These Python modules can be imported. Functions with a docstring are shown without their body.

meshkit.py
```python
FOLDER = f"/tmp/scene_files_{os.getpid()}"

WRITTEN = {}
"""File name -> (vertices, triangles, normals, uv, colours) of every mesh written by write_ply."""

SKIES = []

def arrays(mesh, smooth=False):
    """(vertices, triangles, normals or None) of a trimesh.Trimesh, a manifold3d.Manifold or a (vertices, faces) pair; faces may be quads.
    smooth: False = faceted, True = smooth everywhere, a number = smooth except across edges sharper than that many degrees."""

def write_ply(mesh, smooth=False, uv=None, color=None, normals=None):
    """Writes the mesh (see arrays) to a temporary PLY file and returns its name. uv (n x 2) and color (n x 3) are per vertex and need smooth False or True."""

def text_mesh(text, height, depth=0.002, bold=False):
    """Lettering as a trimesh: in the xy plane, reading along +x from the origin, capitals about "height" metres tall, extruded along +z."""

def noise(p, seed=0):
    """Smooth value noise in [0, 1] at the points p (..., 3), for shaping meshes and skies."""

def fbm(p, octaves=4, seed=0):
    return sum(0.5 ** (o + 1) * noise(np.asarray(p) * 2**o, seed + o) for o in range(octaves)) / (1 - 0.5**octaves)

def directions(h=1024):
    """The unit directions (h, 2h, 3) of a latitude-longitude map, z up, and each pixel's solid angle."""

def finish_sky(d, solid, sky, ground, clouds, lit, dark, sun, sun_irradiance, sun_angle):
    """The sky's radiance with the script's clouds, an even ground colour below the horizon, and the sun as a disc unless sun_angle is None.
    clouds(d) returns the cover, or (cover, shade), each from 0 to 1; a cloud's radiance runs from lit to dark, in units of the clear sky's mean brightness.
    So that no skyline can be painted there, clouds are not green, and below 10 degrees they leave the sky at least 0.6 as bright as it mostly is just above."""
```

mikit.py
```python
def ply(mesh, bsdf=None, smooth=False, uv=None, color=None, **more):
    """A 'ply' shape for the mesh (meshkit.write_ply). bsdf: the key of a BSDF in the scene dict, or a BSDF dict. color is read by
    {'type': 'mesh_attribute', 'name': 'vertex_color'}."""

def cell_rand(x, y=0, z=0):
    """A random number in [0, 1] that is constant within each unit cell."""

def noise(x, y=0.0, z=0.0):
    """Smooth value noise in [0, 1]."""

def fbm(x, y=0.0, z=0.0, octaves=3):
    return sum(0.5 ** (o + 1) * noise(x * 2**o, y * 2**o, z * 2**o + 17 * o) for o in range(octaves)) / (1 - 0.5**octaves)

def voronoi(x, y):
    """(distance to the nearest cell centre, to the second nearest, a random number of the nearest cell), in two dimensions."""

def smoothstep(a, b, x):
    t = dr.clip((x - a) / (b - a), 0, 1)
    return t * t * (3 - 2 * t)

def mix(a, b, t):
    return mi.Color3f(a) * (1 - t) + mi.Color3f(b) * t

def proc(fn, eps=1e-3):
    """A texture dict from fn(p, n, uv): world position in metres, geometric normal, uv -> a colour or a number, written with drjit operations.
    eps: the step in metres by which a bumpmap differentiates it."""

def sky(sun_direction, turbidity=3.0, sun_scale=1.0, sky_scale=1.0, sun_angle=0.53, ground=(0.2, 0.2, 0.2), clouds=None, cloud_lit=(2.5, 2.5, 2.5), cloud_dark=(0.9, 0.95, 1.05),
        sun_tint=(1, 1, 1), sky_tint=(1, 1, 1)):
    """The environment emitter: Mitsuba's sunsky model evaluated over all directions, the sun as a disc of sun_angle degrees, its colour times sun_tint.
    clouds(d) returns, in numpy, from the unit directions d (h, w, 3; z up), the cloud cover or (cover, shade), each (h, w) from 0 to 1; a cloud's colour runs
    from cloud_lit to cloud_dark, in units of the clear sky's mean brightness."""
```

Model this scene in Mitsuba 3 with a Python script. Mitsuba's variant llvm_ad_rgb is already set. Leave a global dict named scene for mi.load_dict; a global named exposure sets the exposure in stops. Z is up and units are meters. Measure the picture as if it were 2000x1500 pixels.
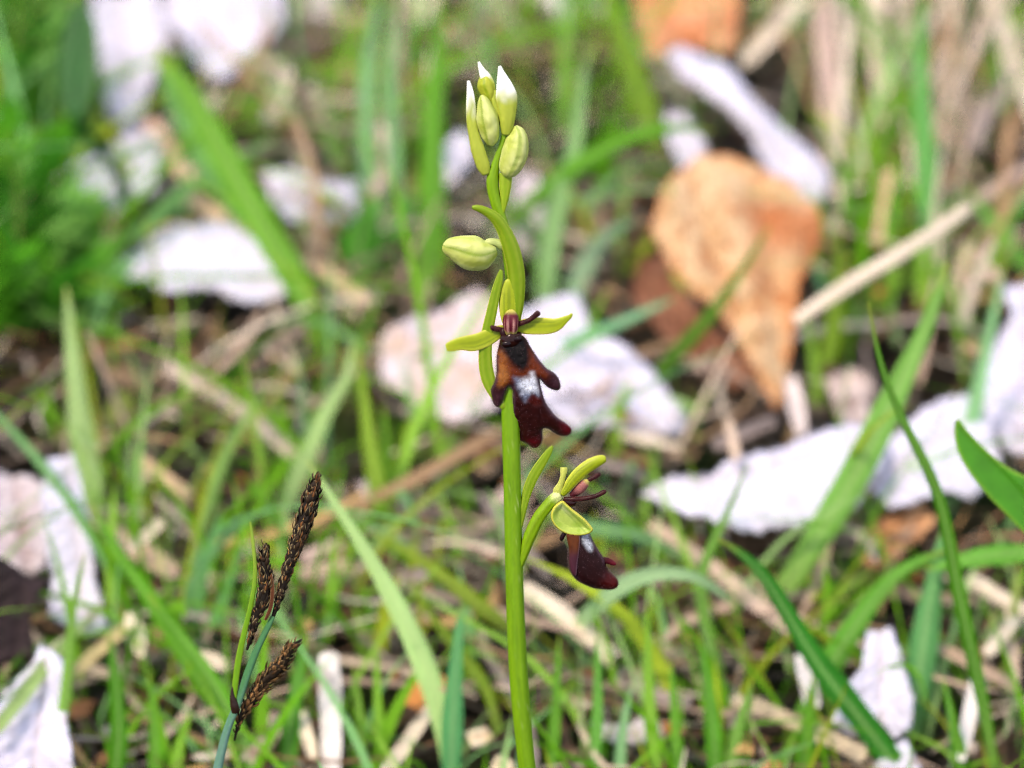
import math
import numpy as np
import mitsuba as mi
import drjit as dr
import mikit, meshkit
import shapely
from shapely.geometry import Polygon
from scipy.spatial import Delaunay

# ------------------------------------------------------------------ camera, sky, exposure
T = mi.ScalarTransform4f
FOV, PITCH, CAM_H, FOCUS = 22.0, math.radians(28), 0.2064, 0.270
EYE = np.array([0.0, 0.0, CAM_H])
FWD = np.array([0.0, math.cos(PITCH), -math.sin(PITCH)])
UP = np.array([0.0, math.sin(PITCH), math.cos(PITCH)])
RIGHT = np.array([1.0, 0.0, 0.0])
F = 1000.0 / math.tan(math.radians(FOV / 2))          # focal length in photograph pixels (2000 wide)
exposure = 3.2
scene, labels = {}, {}
scene['camera'] = {'type': 'thinlens', 'fov': FOV, 'fov_axis': 'x', 'aperture_radius': 0.0024, 'focus_distance': FOCUS,
                   'near_clip': 0.01, 'far_clip': 500.0,
                   'to_world': T().look_at(origin=EYE.tolist(), target=(EYE + FWD).tolist(), up=[0, 0, 1])}
scene['sky'] = mikit.sky([-0.38, -0.42, 0.82], turbidity=3, sun_scale=0.3, sun_angle=11, sky_scale=1.0, clouds=lambda d: 1.0,
                         cloud_lit=(1.2, 1.28, 1.5), cloud_dark=(0.9, 0.95, 1.05))

# ------------------------------------------------------------------ materials
VC = {'type': 'mesh_attribute', 'name': 'vertex_color'}
scene['mat_blade'] = {'type': 'principledthin', 'base_color': VC, 'roughness': 0.42, 'diff_trans': 0.9, 'spec_trans': 0.0}
scene['mat_dry'] = {'type': 'twosided', 'bsdf': {'type': 'principled', 'base_color': VC, 'roughness': 0.75, 'specular': 0.25}}
scene['mat_plant'] = {'type': 'twosided', 'bsdf': {'type': 'principled', 'base_color': VC, 'roughness': 0.42, 'specular': 0.25}}
scene['mat_velvet'] = {'type': 'twosided', 'bsdf': {'type': 'principled', 'base_color': VC, 'roughness': 0.4, 'specular': 0.13, 'sheen': 0.05, 'sheen_tint': 0.9}}
scene['mat_gloss'] = {'type': 'twosided', 'bsdf': {'type': 'principled', 'base_color': VC, 'roughness': 0.16, 'specular': 0.28}}


def soil_colour(p, n, uv):
    a = mikit.fbm(p.x * 90, p.y * 90, p.z * 90, 4)
    b = mikit.noise(p.x * 700, p.y * 700, 3.0)
    c = mikit.mix((0.004, 0.003, 0.002), (0.022, 0.016, 0.011), a * b * 1.6)
    return mikit.mix(c, (0.02, 0.035, 0.008), mikit.smoothstep(0.55, 0.75, mikit.noise(p.x * 40, p.y * 40, 9.0)) * 0.7)


scene['mat_soil'] = {'type': 'twosided', 'bsdf': {'type': 'principled', 'base_color': mikit.proc(soil_colour), 'roughness': 0.95, 'specular': 0.1}}


def lin(c, gain=1.0):
    c = np.asarray(c, float) / 255.0
    return np.where(c < 0.04045, c / 12.92, ((c + 0.055) / 1.055) ** 2.4) * gain


# ------------------------------------------------------------------ coordinates measured from the photograph
def ray(px, py):
    px, py = np.asarray(px, float), np.asarray(py, float)
    return FWD + RIGHT * ((px - 1000) / F)[..., None] + UP * ((750 - py) / F)[..., None]


def ground(px, py, h=0.0):
    """The point at height h above the soil seen at a pixel of the photograph."""
    t = ray(px, py)
    return EYE + t * ((np.asarray(h, float) - CAM_H) / t[..., 2])[..., None]


def pixel(p):
    d = np.asarray(p, float) - EYE
    k = d @ FWD
    return 1000 + F * (d @ RIGHT) / k, 750 - F * (d @ UP) / k


LEAN = math.radians(18)                                # the orchid leans back a little
PLANT_UP = np.array([0.0, math.sin(LEAN), math.cos(LEAN)])
PLANT_N = np.array([0.0, -math.cos(LEAN), math.sin(LEAN)])
P0 = EYE + FWD * FOCUS
S = FOCUS / F                                          # metres per photograph pixel on the orchid


def O(px, py, z=0.0):
    t = ray(px, py)
    k = ((P0 - EYE) @ PLANT_N) / (t @ PLANT_N)
    return EYE + t * k[..., None] + PLANT_N * (np.asarray(z, float) * S)[..., None]


# ------------------------------------------------------------------ mesh helpers
def unit(v):
    return v / np.maximum(np.linalg.norm(v, axis=-1, keepdims=True), 1e-12)


def spline(c, n):
    """Catmull-Rom through the rows of c, n samples, spaced evenly by control length of the first two columns."""
    c = np.asarray(c, float)
    if len(c) == 2:
        s = np.linspace(0, 1, n)[:, None]
        return c[0] * (1 - s) + c[1] * s
    d = np.r_[0, np.cumsum(np.linalg.norm(np.diff(c[:, :2], axis=0), axis=1) + 1e-6)]
    from scipy.interpolate import PchipInterpolator, CubicSpline
    s = np.linspace(0, d[-1], n)
    k = CubicSpline(d, c[:, :3] if c.shape[1] > 2 else c, bc_type='natural')(s)
    if c.shape[1] > 3:
        k = np.hstack([k, PchipInterpolator(d, c[:, 3:])(s)])
    return k


def grid_faces(n, m, wrap, at=0):
    i, j = np.meshgrid(np.arange(n - 1), np.arange(m if wrap else m - 1), indexing='ij')
    a, b = i * m + j, i * m + (j + 1) % m
    q = np.stack([a, b, b + m, a + m], -1).reshape(-1, 4) + at
    return np.vstack([q[:, [0, 1, 2]], q[:, [0, 2, 3]]])


def soft_ply(v, f, mat, col, toward=0.65):
    """Thin plant matter: vertex normals bent towards the sky, as light scattered inside a tuft evens its shading out."""
    n = meshkit.arrays((v, f), True)[2]
    n = unit(n * (1 - toward) + np.array([0, 0, 1.0]) * toward)
    return {'type': 'ply', 'filename': meshkit.write_ply((v, f), True, None, col, normals=n), 'face_normals': False, 'bsdf': {'type': 'ref', 'id': mat}}


def outward(v, f):
    a, b, c = v[f[:, 0]], v[f[:, 1]], v[f[:, 2]]
    return f if np.einsum('ij,ij->', a - v.mean(0), np.cross(b - v.mean(0), c - v.mean(0))) > 0 else f[:, ::-1]


def put(key, v, f, col, mat):
    scene[key] = mikit.ply((v, f), mat, smooth=True, color=np.clip(col, 0.002, 0.92))


def numbered(name, used=set()):
    k, i = name, 0
    while k in used:
        i += 1
        k = f'{name}_{i:03d}'
    used.add(k)
    return k


def loft(ctrl, n=40, m=24, cup=0.0, ridge=None, frame=None, wob=0.0, seed=0, roll=0.0, to=O):
    """A closed solid along ctrl rows (px, py, z, width, thickness) in orchid pixels: elliptical sections, cupped or ridged."""
    k = spline(ctrl, n)
    s = np.linspace(0, 1, n)
    p = to(k[:, 0], k[:, 1], k[:, 2])
    t = unit(np.gradient(p, axis=0))
    nn = np.broadcast_to(PLANT_N if frame is None else frame, p.shape)
    nn = unit(nn - t * (nn * t).sum(1, keepdims=True))
    side = np.cross(t, nn)
    if roll:
        side, nn = side * math.cos(roll) + nn * math.sin(roll), nn * math.cos(roll) - side * math.sin(roll)
    ph = np.arange(m) * 2 * np.pi / m
    a, b = np.maximum(k[:, 3], 0.4) / 2 * S, np.maximum(k[:, 4], 0.4) / 2 * S
    r = np.ones((n, m)) if ridge is None else ridge(s[:, None], ph[None, :])
    x = a[:, None] * np.cos(ph) * r
    y = b[:, None] * np.sin(ph) * r + cup * a[:, None] * (np.cos(ph) ** 2 - 0.5)
    v = p[:, None] + x[..., None] * side[:, None] + y[..., None] * nn[:, None]
    if wob:
        v = v + nn[:, None] * ((meshkit.fbm(v / (14 * S), 3, seed) - 0.5) * wob * S)[..., None]
    v = v.reshape(-1, 3)
    f = grid_faces(n, m, True)
    e0, e1 = len(v), len(v) + 1
    v = np.vstack([v, p[:1], p[-1:]])
    j = np.arange(m)
    f = np.vstack([f, np.stack([j * 0 + e0, (j + 1) % m, j], 1), np.stack([j * 0 + e1, j + (n - 1) * m, (j + 1) % m + (n - 1) * m], 1)])
    ss = np.r_[np.repeat(s, m), 0, 1]
    pp = np.r_[np.tile(ph, n), 0, 0]
    return v, outward(v, f), ss, pp


def shade(v, base, amp=0.12, size=9.0, seed=0):
    """Fine mottling of a colour (natural pigment), size in orchid pixels."""
    k = meshkit.fbm(v / (size * S), 3, seed)[:, None] - 0.5
    return base * (1 + 2 * amp * k)


def mixc(a, b, t):
    t = np.clip(np.asarray(t, float), 0, 1)[:, None]
    return np.asarray(a) * (1 - t) + np.asarray(b) * t


def sst(a, b, x):
    t = np.clip((x - a) / (b - a), 0, 1)
    return t * t * (3 - 2 * t)


def chaikin(p, k=2):
    p = np.asarray(p, float)
    for _ in range(k):
        q = np.roll(p, -1, 0)
        p = np.stack([p * 0.75 + q * 0.25, p * 0.25 + q * 0.75], 1).reshape(-1, 2)
    return p


def poly_points(outline, spacing, seed=0, smooth=2, ragged=0.0):
    o = chaikin(outline, smooth)
    pg = Polygon(o).buffer(0)
    pg = max(getattr(pg, 'geoms', [pg]), key=lambda g: g.area)
    ring = pg.exterior
    nb = max(12, int(ring.length / spacing))
    bd = shapely.get_coordinates(shapely.line_interpolate_point(ring, np.arange(nb) / nb * ring.length))
    if ragged:
        q = np.c_[bd / (ragged * 6), np.full(nb, seed * 3.7)]
        nrm = np.roll(bd, -1, 0) - np.roll(bd, 1, 0)
        nrm = unit(np.stack([nrm[:, 1], -nrm[:, 0]], 1))
        bd = bd + nrm * ((meshkit.fbm(q, 3, seed) - 0.5) * 2 * ragged)[:, None]
        pg = Polygon(bd).buffer(0)
        pg = max(getattr(pg, 'geoms', [pg]), key=lambda g: g.area)
        bd = shapely.get_coordinates(shapely.line_interpolate_point(pg.exterior, np.arange(nb) / nb * pg.exterior.length))
    x0, y0, x1, y1 = pg.bounds
    gx, gy = np.meshgrid(np.arange(x0, x1, spacing), np.arange(y0, y1, spacing * 0.866))
    gx = gx + (np.arange(len(gx)) % 2)[:, None] * spacing / 2
    g = np.stack([gx.ravel(), gy.ravel()], 1)
    pts = shapely.points(g)
    keep = shapely.contains(pg, pts) & (shapely.distance(pg.exterior, pts) > spacing * 0.6)
    q = np.vstack([bd, g[keep]])
    tri = Delaunay(q).simplices
    cen = q[tri].mean(1)
    tri = tri[shapely.contains(pg, shapely.points(cen))]
    e1, e2 = q[tri[:, 1]] - q[tri[:, 0]], q[tri[:, 2]] - q[tri[:, 0]]
    area = e1[:, 0] * e2[:, 1] - e1[:, 1] * e2[:, 0]
    tri = np.where(area[:, None] > 0, tri[:, ::-1], tri)[np.abs(area) > 1e-6]
    d = shapely.distance(pg.exterior, shapely.points(q))
    d[:nb] = 0
    return q, tri, d, nb


def solid(outline, spacing, ztop, zbot, colour, to=O, seed=0, smooth=2, ragged=0.0):
    """An outline in photograph pixels made a closed body: ztop / zbot(x, y, d) with d the distance from the edge."""
    q, tri, d, nb = poly_points(outline, spacing, seed, smooth, ragged)
    x, y = q[:, 0], q[:, 1]
    top, bot = to(x, y, ztop(x, y, d)), to(x, y, zbot(x, y, d))
    n = len(q)
    low = np.arange(n) + n
    low[:nb] = np.arange(nb)                         # both faces share the rim
    v = np.vstack([top, bot])
    f = np.vstack([tri, low[tri][:, ::-1]])
    c = colour(x, y, d)
    return v, outward(v, f), np.vstack([c, c]), (q, nb)


def round_edge(d, r):
    u = np.clip(d / r, 0, 1)
    return np.sqrt(np.maximum(0, 1 - (1 - u) ** 2))


def region(x, y, outline, soft):
    """0..1 inside an outline given in photograph pixels, with a soft border."""
    pg = Polygon(chaikin(outline, 1))
    pt = shapely.points(np.stack([x, y], 1))
    sd = np.where(shapely.contains(pg, pt), 1, -1) * shapely.distance(pg.exterior, pt)
    return sst(-soft, soft, sd)


def ribbons(path, width, side, lanes=3, fold=0.15):
    """N strips: path (N, K, 3), width (N, K), side (N, K, 3). Returns vertices (N*K*lanes), faces, lane offsets u, positions s."""
    N, K, _ = path.shape
    t = unit(np.gradient(path, axis=1))
    side = unit(side - t * (side * t).sum(-1, keepdims=True))
    nn = np.cross(side, t)
    u = np.linspace(-1, 1, lanes)
    v = path[:, :, None] + side[:, :, None] * (width[..., None] / 2 * u)[..., None] + nn[:, :, None] * (width[..., None] * fold * (u ** 2 - 0.4))[..., None]
    f0 = grid_faces(K, lanes, False)
    down = (nn @ np.array([0, -0.55, 0.83])).mean(1) < 0          # every strip turns its front up
    f0 = np.where(down[:, None, None], f0[None, :, ::-1], f0[None])
    f = (f0 + (np.arange(N) * K * lanes)[:, None, None]).reshape(-1, 3)
    uu = np.broadcast_to(u, (N, K, lanes)).reshape(-1)
    ss = np.broadcast_to(np.linspace(0, 1, K)[None, :, None], (N, K, lanes)).reshape(-1)
    return v.reshape(-1, 3), f, uu, ss


def spikes(base, direction, length, radius):
    """N fine hairs: three-sided cones."""
    d = unit(direction)
    a = unit(np.cross(d, np.array([0.31, 0.52, 0.79])))
    b = np.cross(d, a)
    ang = np.arange(3) * 2 * np.pi / 3
    r = np.broadcast_to(radius, (len(base),))
    ring = base[:, None] + r[:, None, None] * (np.cos(ang)[None, :, None] * a[:, None] + np.sin(ang)[None, :, None] * b[:, None])
    v = np.concatenate([ring, (base + d * np.asarray(length)[:, None])[:, None]], 1).reshape(-1, 3)
    f0 = np.array([[0, 1, 3], [1, 2, 3], [2, 0, 3]])
    return v, (f0[None] + (np.arange(len(base)) * 4)[:, None, None]).reshape(-1, 3)


# ------------------------------------------------------------------ the soil, with hollows between the tufts (pixel, radius)
HOLES = [(1400, 1050, 120), (1520, 1070, 80), (540, 600, 60), (350, 590, 60), (440, 200, 80), (1500, 250, 60), (1230, 470, 60), (1620, 660, 60), (1650, 900, 50), (70, 760, 60), (1085, 1120, 70), (1010, 560, 30), (600, 830, 50), (960, 900, 50), (250, 620, 60), (160, 300, 70), (60, 480, 60), (540, 360, 50), (1230, 180, 50), (1760, 420, 50), (1940, 1000, 50), (340, 1240, 45), (900, 330, 40), (1480, 1330, 50), (660, 560, 40)]


def build_ground():
    xs = np.r_[-300, -60, -12, -3, -1.2, np.linspace(-0.35, 0.35, 281), 1.2, 3, 12, 60, 300]
    ys = np.r_[-300, -60, -12, -3, -1, np.linspace(0.1, 1.0, 361), 2, 4, 12, 60, 300]
    X, Y = np.meshgrid(xs, ys, indexing='ij')
    near = np.exp(-((X / 0.9) ** 2 + ((Y - 0.5) / 1.0) ** 2))
    Z = (meshkit.fbm(np.stack([X * 45, Y * 45, X * 0], -1), 4, 3) - 0.62) * 0.012 * near - 0.002
    for hx, hy, hr in HOLES:
        c = ground(hx, hy)
        Z = Z - 0.011 * np.exp(-((X - c[0]) ** 2 + ((Y - c[1]) * 0.7) ** 2) / (hr * 1.1 * np.linalg.norm(c - EYE) / F) ** 2)
    v = np.stack([X, Y, Z], -1).reshape(-1, 3)
    f = grid_faces(len(xs), len(ys), False)
    scene['ground'] = mikit.ply((v, f), 'mat_soil', smooth=True)
    labels['ground'] = {'label': 'dark bare soil showing in gaps between dry grass and leaves', 'kind': 'structure', 'category': 'ground'}


build_ground()

# ------------------------------------------------------------------ the orchid
GR = dict(stem=lin((100, 150, 6), 1.1), stem2=lin((136, 178, 18), 1.1), bract=lin((130, 166, 8)), bud=lin((188, 204, 70)), pale=lin((230, 236, 164), 1.12),
          sepal=lin((172, 190, 26)), edge=lin((224, 224, 96), 1.1), white=lin((246, 246, 246), 1.35))
PL = 'fly_orchid'
labels[PL] = {'label': 'slender green orchid with two dark maroon insect-like flowers and pale buds at its tip', 'category': 'orchid'}


def plant(key, body, colour, mat='mat_plant', amp=0.10, size=8.0, seed=0):
    v, f = body[:2]
    put(f'{PL}__{key}', v, f, shade(v, colour, amp, size, seed) * 0.68, mat)


def full(c, n):
    return np.broadcast_to(np.asarray(c, float), (n, 3)).copy()


# stem: faint lengthwise ribs, lighter at the lower left
st = loft([(1062, 1800, -6, 34, 34), (1046, 1640, -4, 34, 34), (1029, 1500, -2, 34, 34), (1013, 1325, 0, 37, 36), (1005, 1150, 0, 35, 35), (1001, 975, 0, 34, 34), (998, 860, 0, 35, 34),
           (996, 760, -4, 33, 33), (1000, 680, -8, 31, 31), (1003, 600, -10, 29, 29), (998, 520, -8, 27, 27), (984, 450, -6, 24, 24), (970, 400, -4, 22, 22), (962, 352, -2, 24, 22),
           (970, 315, 0, 15, 14), (984, 268, 2, 11, 10), (988, 240, 2, 6, 6)], 150, 36, ridge=lambda s, p: 1 + 0.022 * np.cos(7 * p + 2 * s) + 0.012 * np.cos(11 * p))
v, f, s, p = st
c = mixc(GR['stem'], GR['stem2'], 0.25 + 0.5 * meshkit.fbm(np.c_[p * 1.6, s * 3, s * 0], 2, 5) + 0.35 * sst(0.62, 0.95, s) - 0.1 * np.cos(7 * p))
c = mixc(c, GR['pale'], 0.28 * sst(0.76, 0.84, meshkit.noise(v / (2.6 * S), 7)) * sst(0.55, 0.8, meshkit.noise(v / (30 * S), 8)))
c = mixc(c, GR['stem'] * 0.6, 0.30 * sst(0.5, 0.8, meshkit.fbm(np.c_[p * 2.5, s * 22, s * 0], 3, 6)))
plant('stem', st, c, amp=0.08, size=9)
# tiny pale flecks on the stem are pores: small raised bumps
rng = np.random.default_rng(5)


def bract(key, ctrl, tip_white=0.0, col=None, cup=0.10, lab=None, roll=0.0, ridge=None, n=48):
    b = loft(ctrl, n, 26, cup=cup, roll=roll, ridge=ridge or (lambda s, p: 1 + 0.03 * np.cos(9 * p)))
    v, f, s, p = b
    col = GR['bract'] if col is None else col
    c = mixc(col, GR['edge'], 0.55 * np.abs(np.cos(p)) ** 8 + 0.15 * np.cos(6 * p))
    if tip_white:
        j = meshkit.fbm(np.c_[p * 1.5, s * 8, s * 0], 2, 3) - 0.5
        c = mixc(c, GR['white'], 1 - sst(tip_white - 0.2, tip_white + 0.17, s + 0.22 * j))
    plant(key, b, c, amp=0.08)
    if lab:
        labels[f'{PL}__{key}'] = {'label': lab}


def bud(key, ctrl, furrow=0.0, seed=0, cols=None, n=52, lab=None):
    def ridge(s, p):
        return 1 + 0.06 * np.cos(3 * p + 0.8) - 0.06 * np.exp(-((np.angle(np.exp(1j * (p - 1.35 - furrow))) / 0.20) ** 2)) * np.sin(np.pi * np.clip(s, 0, 1)) ** 0.5 \
            - 0.03 * np.exp(-((np.angle(np.exp(1j * (p - 2.5 - furrow))) / 0.16) ** 2))
    b = loft(ctrl, n, 40, ridge=ridge, wob=4.5, seed=seed)
    v, f, s, p = b
    a, bb = cols or (GR['bud'], GR['pale'])
    c = mixc(a, bb, 0.75 * meshkit.fbm(np.c_[p * 2.2, s * 5, s * 0 + seed], 3, seed) + 0.25 * np.cos(3 * p + 0.8) * 0.6)
    c = mixc(c, GR['bract'], 0.8 * np.exp(-((np.angle(np.exp(1j * (p - 1.35 - furrow))) / 0.13) ** 2)))
    plant(key, b, c, amp=0.08, seed=seed)
    if lab:
        labels[f'{PL}__{key}'] = {'label': lab}


# bracts, top to bottom
bract('bract', [(915, 157, 8, 5, 4), (918, 175, 9, 12, 8), (920, 205, 9, 18, 12), (922, 238, 9, 20, 14), (927, 265, 9, 21, 15), (934, 292, 8, 26, 18), (943, 320, 5, 26, 19), (950, 340, 2, 15, 14)], 0.28, GR['bud'],
      lab='white-tipped narrow bract along the left of the buds')
bract('bract_001', [(935, 121, -6, 4, 3), (940, 135, -5, 11, 6), (948, 150, -4, 20, 9), (955, 165, -4, 22, 10), (957, 185, -5, 14, 8)], 0.55, GR['bud'], lab='small white-tipped bract at the very top')
bract('bract_002', [(976, 128, 12, 5, 4), (979, 142, 13, 14, 7), (985, 165, 14, 30, 12), (990, 190, 14, 41, 16), (991, 212, 13, 36, 16), (990, 240, 11, 28, 15), (988, 262, 7, 17, 12)], 0.44, GR['bud'], cup=-0.16,
      lab='broad bract with a bright white pointed tip')
bract('bract_003', [(966, 176, -2, 5, 4), (966, 195, -1, 13, 7), (970, 220, 0, 14, 8), (976, 246, 0, 8, 7)], 0, GR['bud'])
bract('bract_004', [(987, 338, 0, 26, 14), (987, 360, 1, 23, 13), (985, 390, 1, 15, 10), (983, 415, 1, 5, 5)], 0, lin((150, 185, 24)))
bract('bract_005', [(922, 402, 26, 6, 5), (931, 403, 26, 12, 7), (947, 409, 24, 16, 8), (968, 424, 20, 22, 10), (985, 450, 15, 27, 12), (1000, 490, 11, 33, 14), (1008, 530, 8, 34, 14), (1010, 570, 6, 31, 13), (1008, 610, 3, 24, 12), (1004, 640, 0, 14, 10)], 0, cup=-0.22,
      lab='long green bract curling left above the side bud')
bract('bract_006', [(979, 525, 14, 5, 4), (977, 536, 14, 12, 6), (971, 560, 13, 17, 7), (961, 605, 11, 20, 8), (951, 655, 8, 23, 9), (948, 695, 6, 26, 9), (953, 735, 6, 27, 9), (966, 766, 7, 22, 8), (984, 795, 9, 11, 7)], 0, cup=0.14)
bract('bract_007', [(1079, 870, 5, 5, 4), (1074, 878, 5, 11, 6), (1062, 897, 4, 17, 7), (1048, 919, 3, 20, 8), (1036, 943, 2, 20, 9), (1027, 970, 1, 17, 9), (1021, 1000, 0, 13, 10), (1016, 1030, -2, 9, 10)], 0)
# buds
bud('bud', [(941, 185, 10, 6, 6), (944, 194, 11, 20, 18), (948, 212, 12, 32, 28), (953, 234, 12, 43, 36), (957, 256, 11, 38, 34), (959, 272, 10, 29, 26), (958, 283, 9, 12, 12)], furrow=-0.3, seed=2)
bud('bud_001', [(948, 142, -10, 8, 8), (948, 152, -9, 22, 20), (950, 168, -8, 34, 28), (955, 184, -8, 28, 24), (959, 200, -8, 14, 14)], seed=7, cols=(lin((172, 186, 30)), lin((205, 212, 80))))
bud('bud_002', [(1006, 246, 4, 10, 10), (1010, 258, 6, 32, 26), (1010, 278, 8, 46, 38), (1006, 300, 9, 51, 42), (998, 322, 8, 46, 40), (992, 335, 7, 36, 32), (988, 343, 6, 16, 16)], furrow=0.45, seed=4)
bud('bud_003', [(865, 478, 6, 8, 8), (868, 479, 6, 22, 20), (880, 481, 8, 38, 32), (900, 486, 9, 57, 46), (922, 492, 10, 68, 52), (942, 494, 9, 62, 50), (958, 491, 7, 40, 36), (969, 488, 5, 18, 18)], furrow=0.25, seed=9,
    lab='plump pale bud held out to the left on a short stalk')
ped = loft([(948, 474, 6, 10, 10), (957, 472, 6, 15, 15), (968, 473, 5, 15, 15), (980, 478, 3, 20, 17), (992, 487, 0, 16, 15)], 24, 20, wob=1.5)
plant('bud_003__stalk', ped, mixc(GR['bract'], GR['pale'], 0.7 - 0.5 * ped[2]))


def sepal(key, ctrl, vein=0.0, cup=0.12, roll=0.0, n=52, wave=0.0, cols=None):
    def ridge(s, p):
        return 1 + 0.02 * np.cos(12 * p) + wave * np.sin(9 * s + 2 * np.cos(p))
    b = loft(ctrl, n, 30, cup=cup, roll=roll, ridge=ridge)
    v, f, s, p = b
    a, e = cols or (GR['sepal'], GR['edge'])
    c = mixc(a, e, 0.85 * np.abs(np.cos(p)) ** 5 + 0.25 * meshkit.fbm(np.c_[p * 2, s * 6, s * 0], 3, 4) - 0.1)
    c = mixc(c, lin((86, 118, 14)), vein * np.exp(-(np.cos(p) / 0.14) ** 2) * sst(0.05, 0.3, s) + 0.45 * (np.abs(vein) > 0) * np.exp(-((np.cos(p) - 0.5) / 0.07) ** 2) * sst(0.15, 0.4, s))
    plant(key, b, c, amp=0.08)


FL = 'flower'
labels[f'{PL}__{FL}'] = {'label': 'upper flower facing the viewer with a grey-blue mirror patch'}
sepal('flower__sepal', [(998, 545, 8, 12, 5), (996, 552, 8, 24, 7), (994, 570, 9, 35, 8), (994, 590, 9, 38, 8), (994, 610, 8, 35, 8), (994, 632, 4, 24, 8)], vein=0.75, cup=-0.14)
sepal('flower__sepal_001', [(872, 675, 22, 14, 5), (880, 673, 22, 20, 6), (900, 668, 20, 25, 7), (924, 667, 17, 32, 8), (948, 659, 12, 32, 8), (970, 649, 6, 27, 8), (985, 643, 2, 18, 8)], vein=0.55, cup=0.12, wave=0.03)
sepal('flower__sepal_002', [(1117, 611, 12, 5, 5), (1112, 617, 12, 9, 6), (1104, 622, 12, 14, 7), (1089, 631, 11, 24, 8), (1068, 635, 9, 31, 8), (1045, 636, 6, 33, 8), (1017, 638, 2, 27, 8), (1002, 640, 0, 18, 8)], vein=0.45, cup=0.12, wave=0.03)
MAR = lin((46, 18, 22))


def petal(key, ctrl, seed):
    b = loft(ctrl, 36, 16, wob=1.2, seed=seed)
    v, f, s, p = b
    plant(key, b, mixc(MAR, lin((92, 44, 44)), meshkit.fbm(np.c_[p, s * 9, s * 0], 2, seed) - 0.15), 'mat_velvet', amp=0.2, size=3)
    r = np.random.default_rng(seed)
    i = r.choice(len(v), 220)
    n = unit(v[i] - v[i // 16 * 16].mean(0) + (r.random((220, 3)) - 0.5) * 2e-4)
    k = i // 16 * 16
    cen = np.stack([v[np.clip(k, 0, len(v) - 18) + j] for j in range(16)]).mean(0)
    n = unit(v[i] - cen)
    hv, hf = spikes(v[i], n, (1.2 + 1.4 * r.random(220)) * S, 0.35 * S)
    put(f'{PL}__{key}_hairs'.replace('_hairs', '_fuzz'), hv, hf, full(lin((96, 62, 66)), len(hv)), 'mat_velvet')
    labels[f'{PL}__{key}_fuzz'] = {'kind': 'stuff'}


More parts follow.
